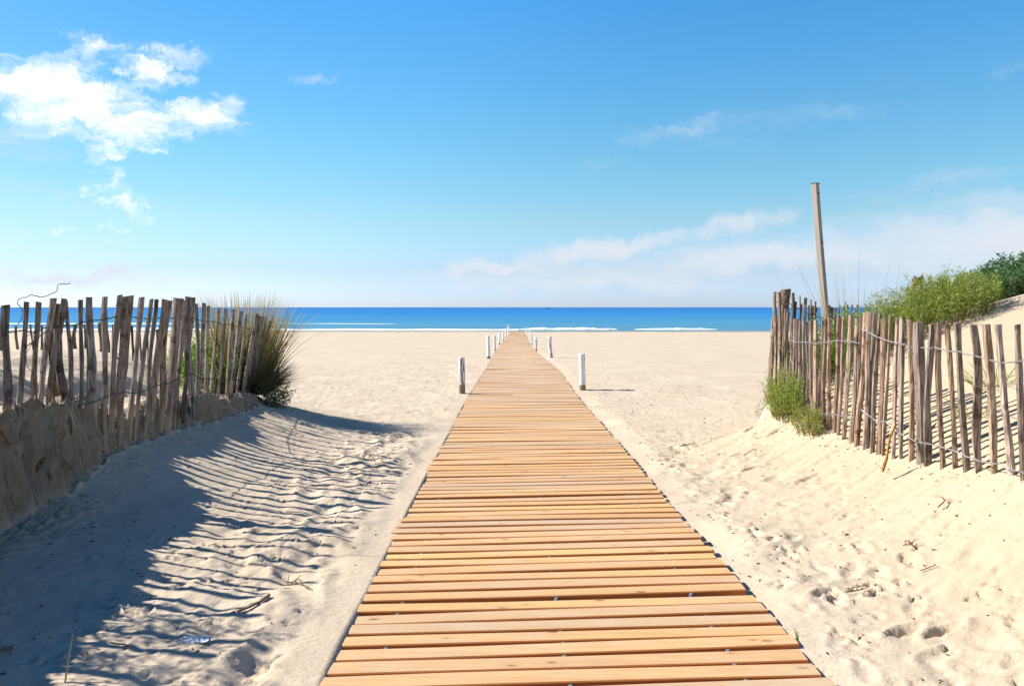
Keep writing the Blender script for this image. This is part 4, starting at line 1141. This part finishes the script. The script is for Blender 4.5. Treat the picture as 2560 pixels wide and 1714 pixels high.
# roots on the eroded bank
def root_on_bank(pts, r, label, seed, m=DRIFT, dpt=None):
    P_ = [at(px, py, dpt or 5.25) for px, py in pts]
    P_ = [hit(px, py)+Vector((.015, -.015, 0)) for px, py in pts]
    Q = []
    for a_, b_ in zip(P_[:-1], P_[1:]):
        for k in range(4): Q.append(a_.lerp(b_, k/4)-P_[0])
    Q.append(P_[-1]-P_[0]); rs_ = random.Random(seed)
    Q = [q+Vector((rs_.uniform(-1, 1), rs_.uniform(-1, 1), rs_.uniform(-1, 1)))*.004 for q in Q]
    V, F = tube(Q, [r*(1-.6*i/len(Q)) for i in range(len(Q))], 6)
    tag(mesh_obj('plant_root', V, F, m, None, loc=P_[0]), label, 'root', 'roots sticking out of the left bank')
root_on_bank([(160, 1072), (172, 1085), (185, 1095), (197, 1104)], .013, 'thick pale root sticking out of the left bank under the fence', 1, simple('pale_root', (.42, .33, .24), .8))
root_on_bank([(0, 1102), (22, 1112), (40, 1130), (55, 1160), (58, 1190)], .007, 'dark thin root curving down the left bank at the picture edge', 2, TWIG)
root_on_bank([(195, 1235), (205, 1237), (212, 1240)], .005, 'short root tip at the foot of the left bank', 3, TWIG)
root_on_bank([(160, 1190), (175, 1200), (190, 1192)], .006, 'dark twisted root low on the left bank below the pale root', 4, TWIG)
# scattered dark crumbs, seaweed and twig bits
rs2 = random.Random(44); parts = []
def bit(px_, py_, s0, elong):
    z = gz(px_, py_); a_ = rs2.uniform(0, 3.14); L = s0*elong
    d = Vector((math.cos(a_)*L, math.sin(a_)*L, rs2.uniform(-.2, .3)*s0))
    c_ = Vector((px_, py_, z+s0*.25))
    return tube([c_-d*.5, c_+Vector((rs2.uniform(-1, 1), rs2.uniform(-1, 1), .4))*s0*.4, c_+d*.5], [s0*.25, s0*.4, s0*.15], 4)
n = 0
while n < 900:
    y_ = 2.8+rs2.random()**1.6*15; x_ = rs2.uniform(-3.4, 3.1)*(1 if y_ < 9 else 1.6)
    if abs(x_-float(walk_x(y_))) < 1.15: continue
    cl = float(fbm(np.array(x_*1.3), np.array(y_*1.3), 2, 91))
    if cl < .08 and rs2.random() < .75: continue
    parts.append(bit(x_, y_, rs2.uniform(.004, .011)*(1+y_*.03), rs2.uniform(1, 3.5))); n += 1
V, F = join(parts); o = mesh_obj('beach_debris', V, F, simple('dark_seaweed_crumbs', (.13, .08, .05), .9)); tag(o, 'dark crumbs of bark, twigs and seaweed scattered over the sand', 'debris', kind='stuff')
# crumbs of crusted sand by the bank edges
parts = []
for k in range(620):
    if rs2.random() < .80:
        y_ = rs2.uniform(4.9, 10.8); x_ = -3.47+rs2.gauss(-.12, .10)
    else:
        y_ = rs2.uniform(4.3, 9.0); x_ = float(fence_r(y_))+rs2.gauss(-.02, .12)
    s0 = rs2.uniform(.004, .016); z = gz(x_, y_); V = []
    v1, f1 = tube([Vector((x_, y_, z-s0*.3)), Vector((x_+rs2.uniform(-.5, .5)*s0, y_, z+s0*.4)), Vector((x_, y_, z+s0*.8))], [s0*.7, s0, s0*.4], 5)
    parts.append((v1, f1))
V, F = join(parts); o = mesh_obj('sand_crumbs', V, F, SAND); tag(o, 'crumbs of crusted sand along the feet of the fences', 'sand crumbs', kind='stuff')
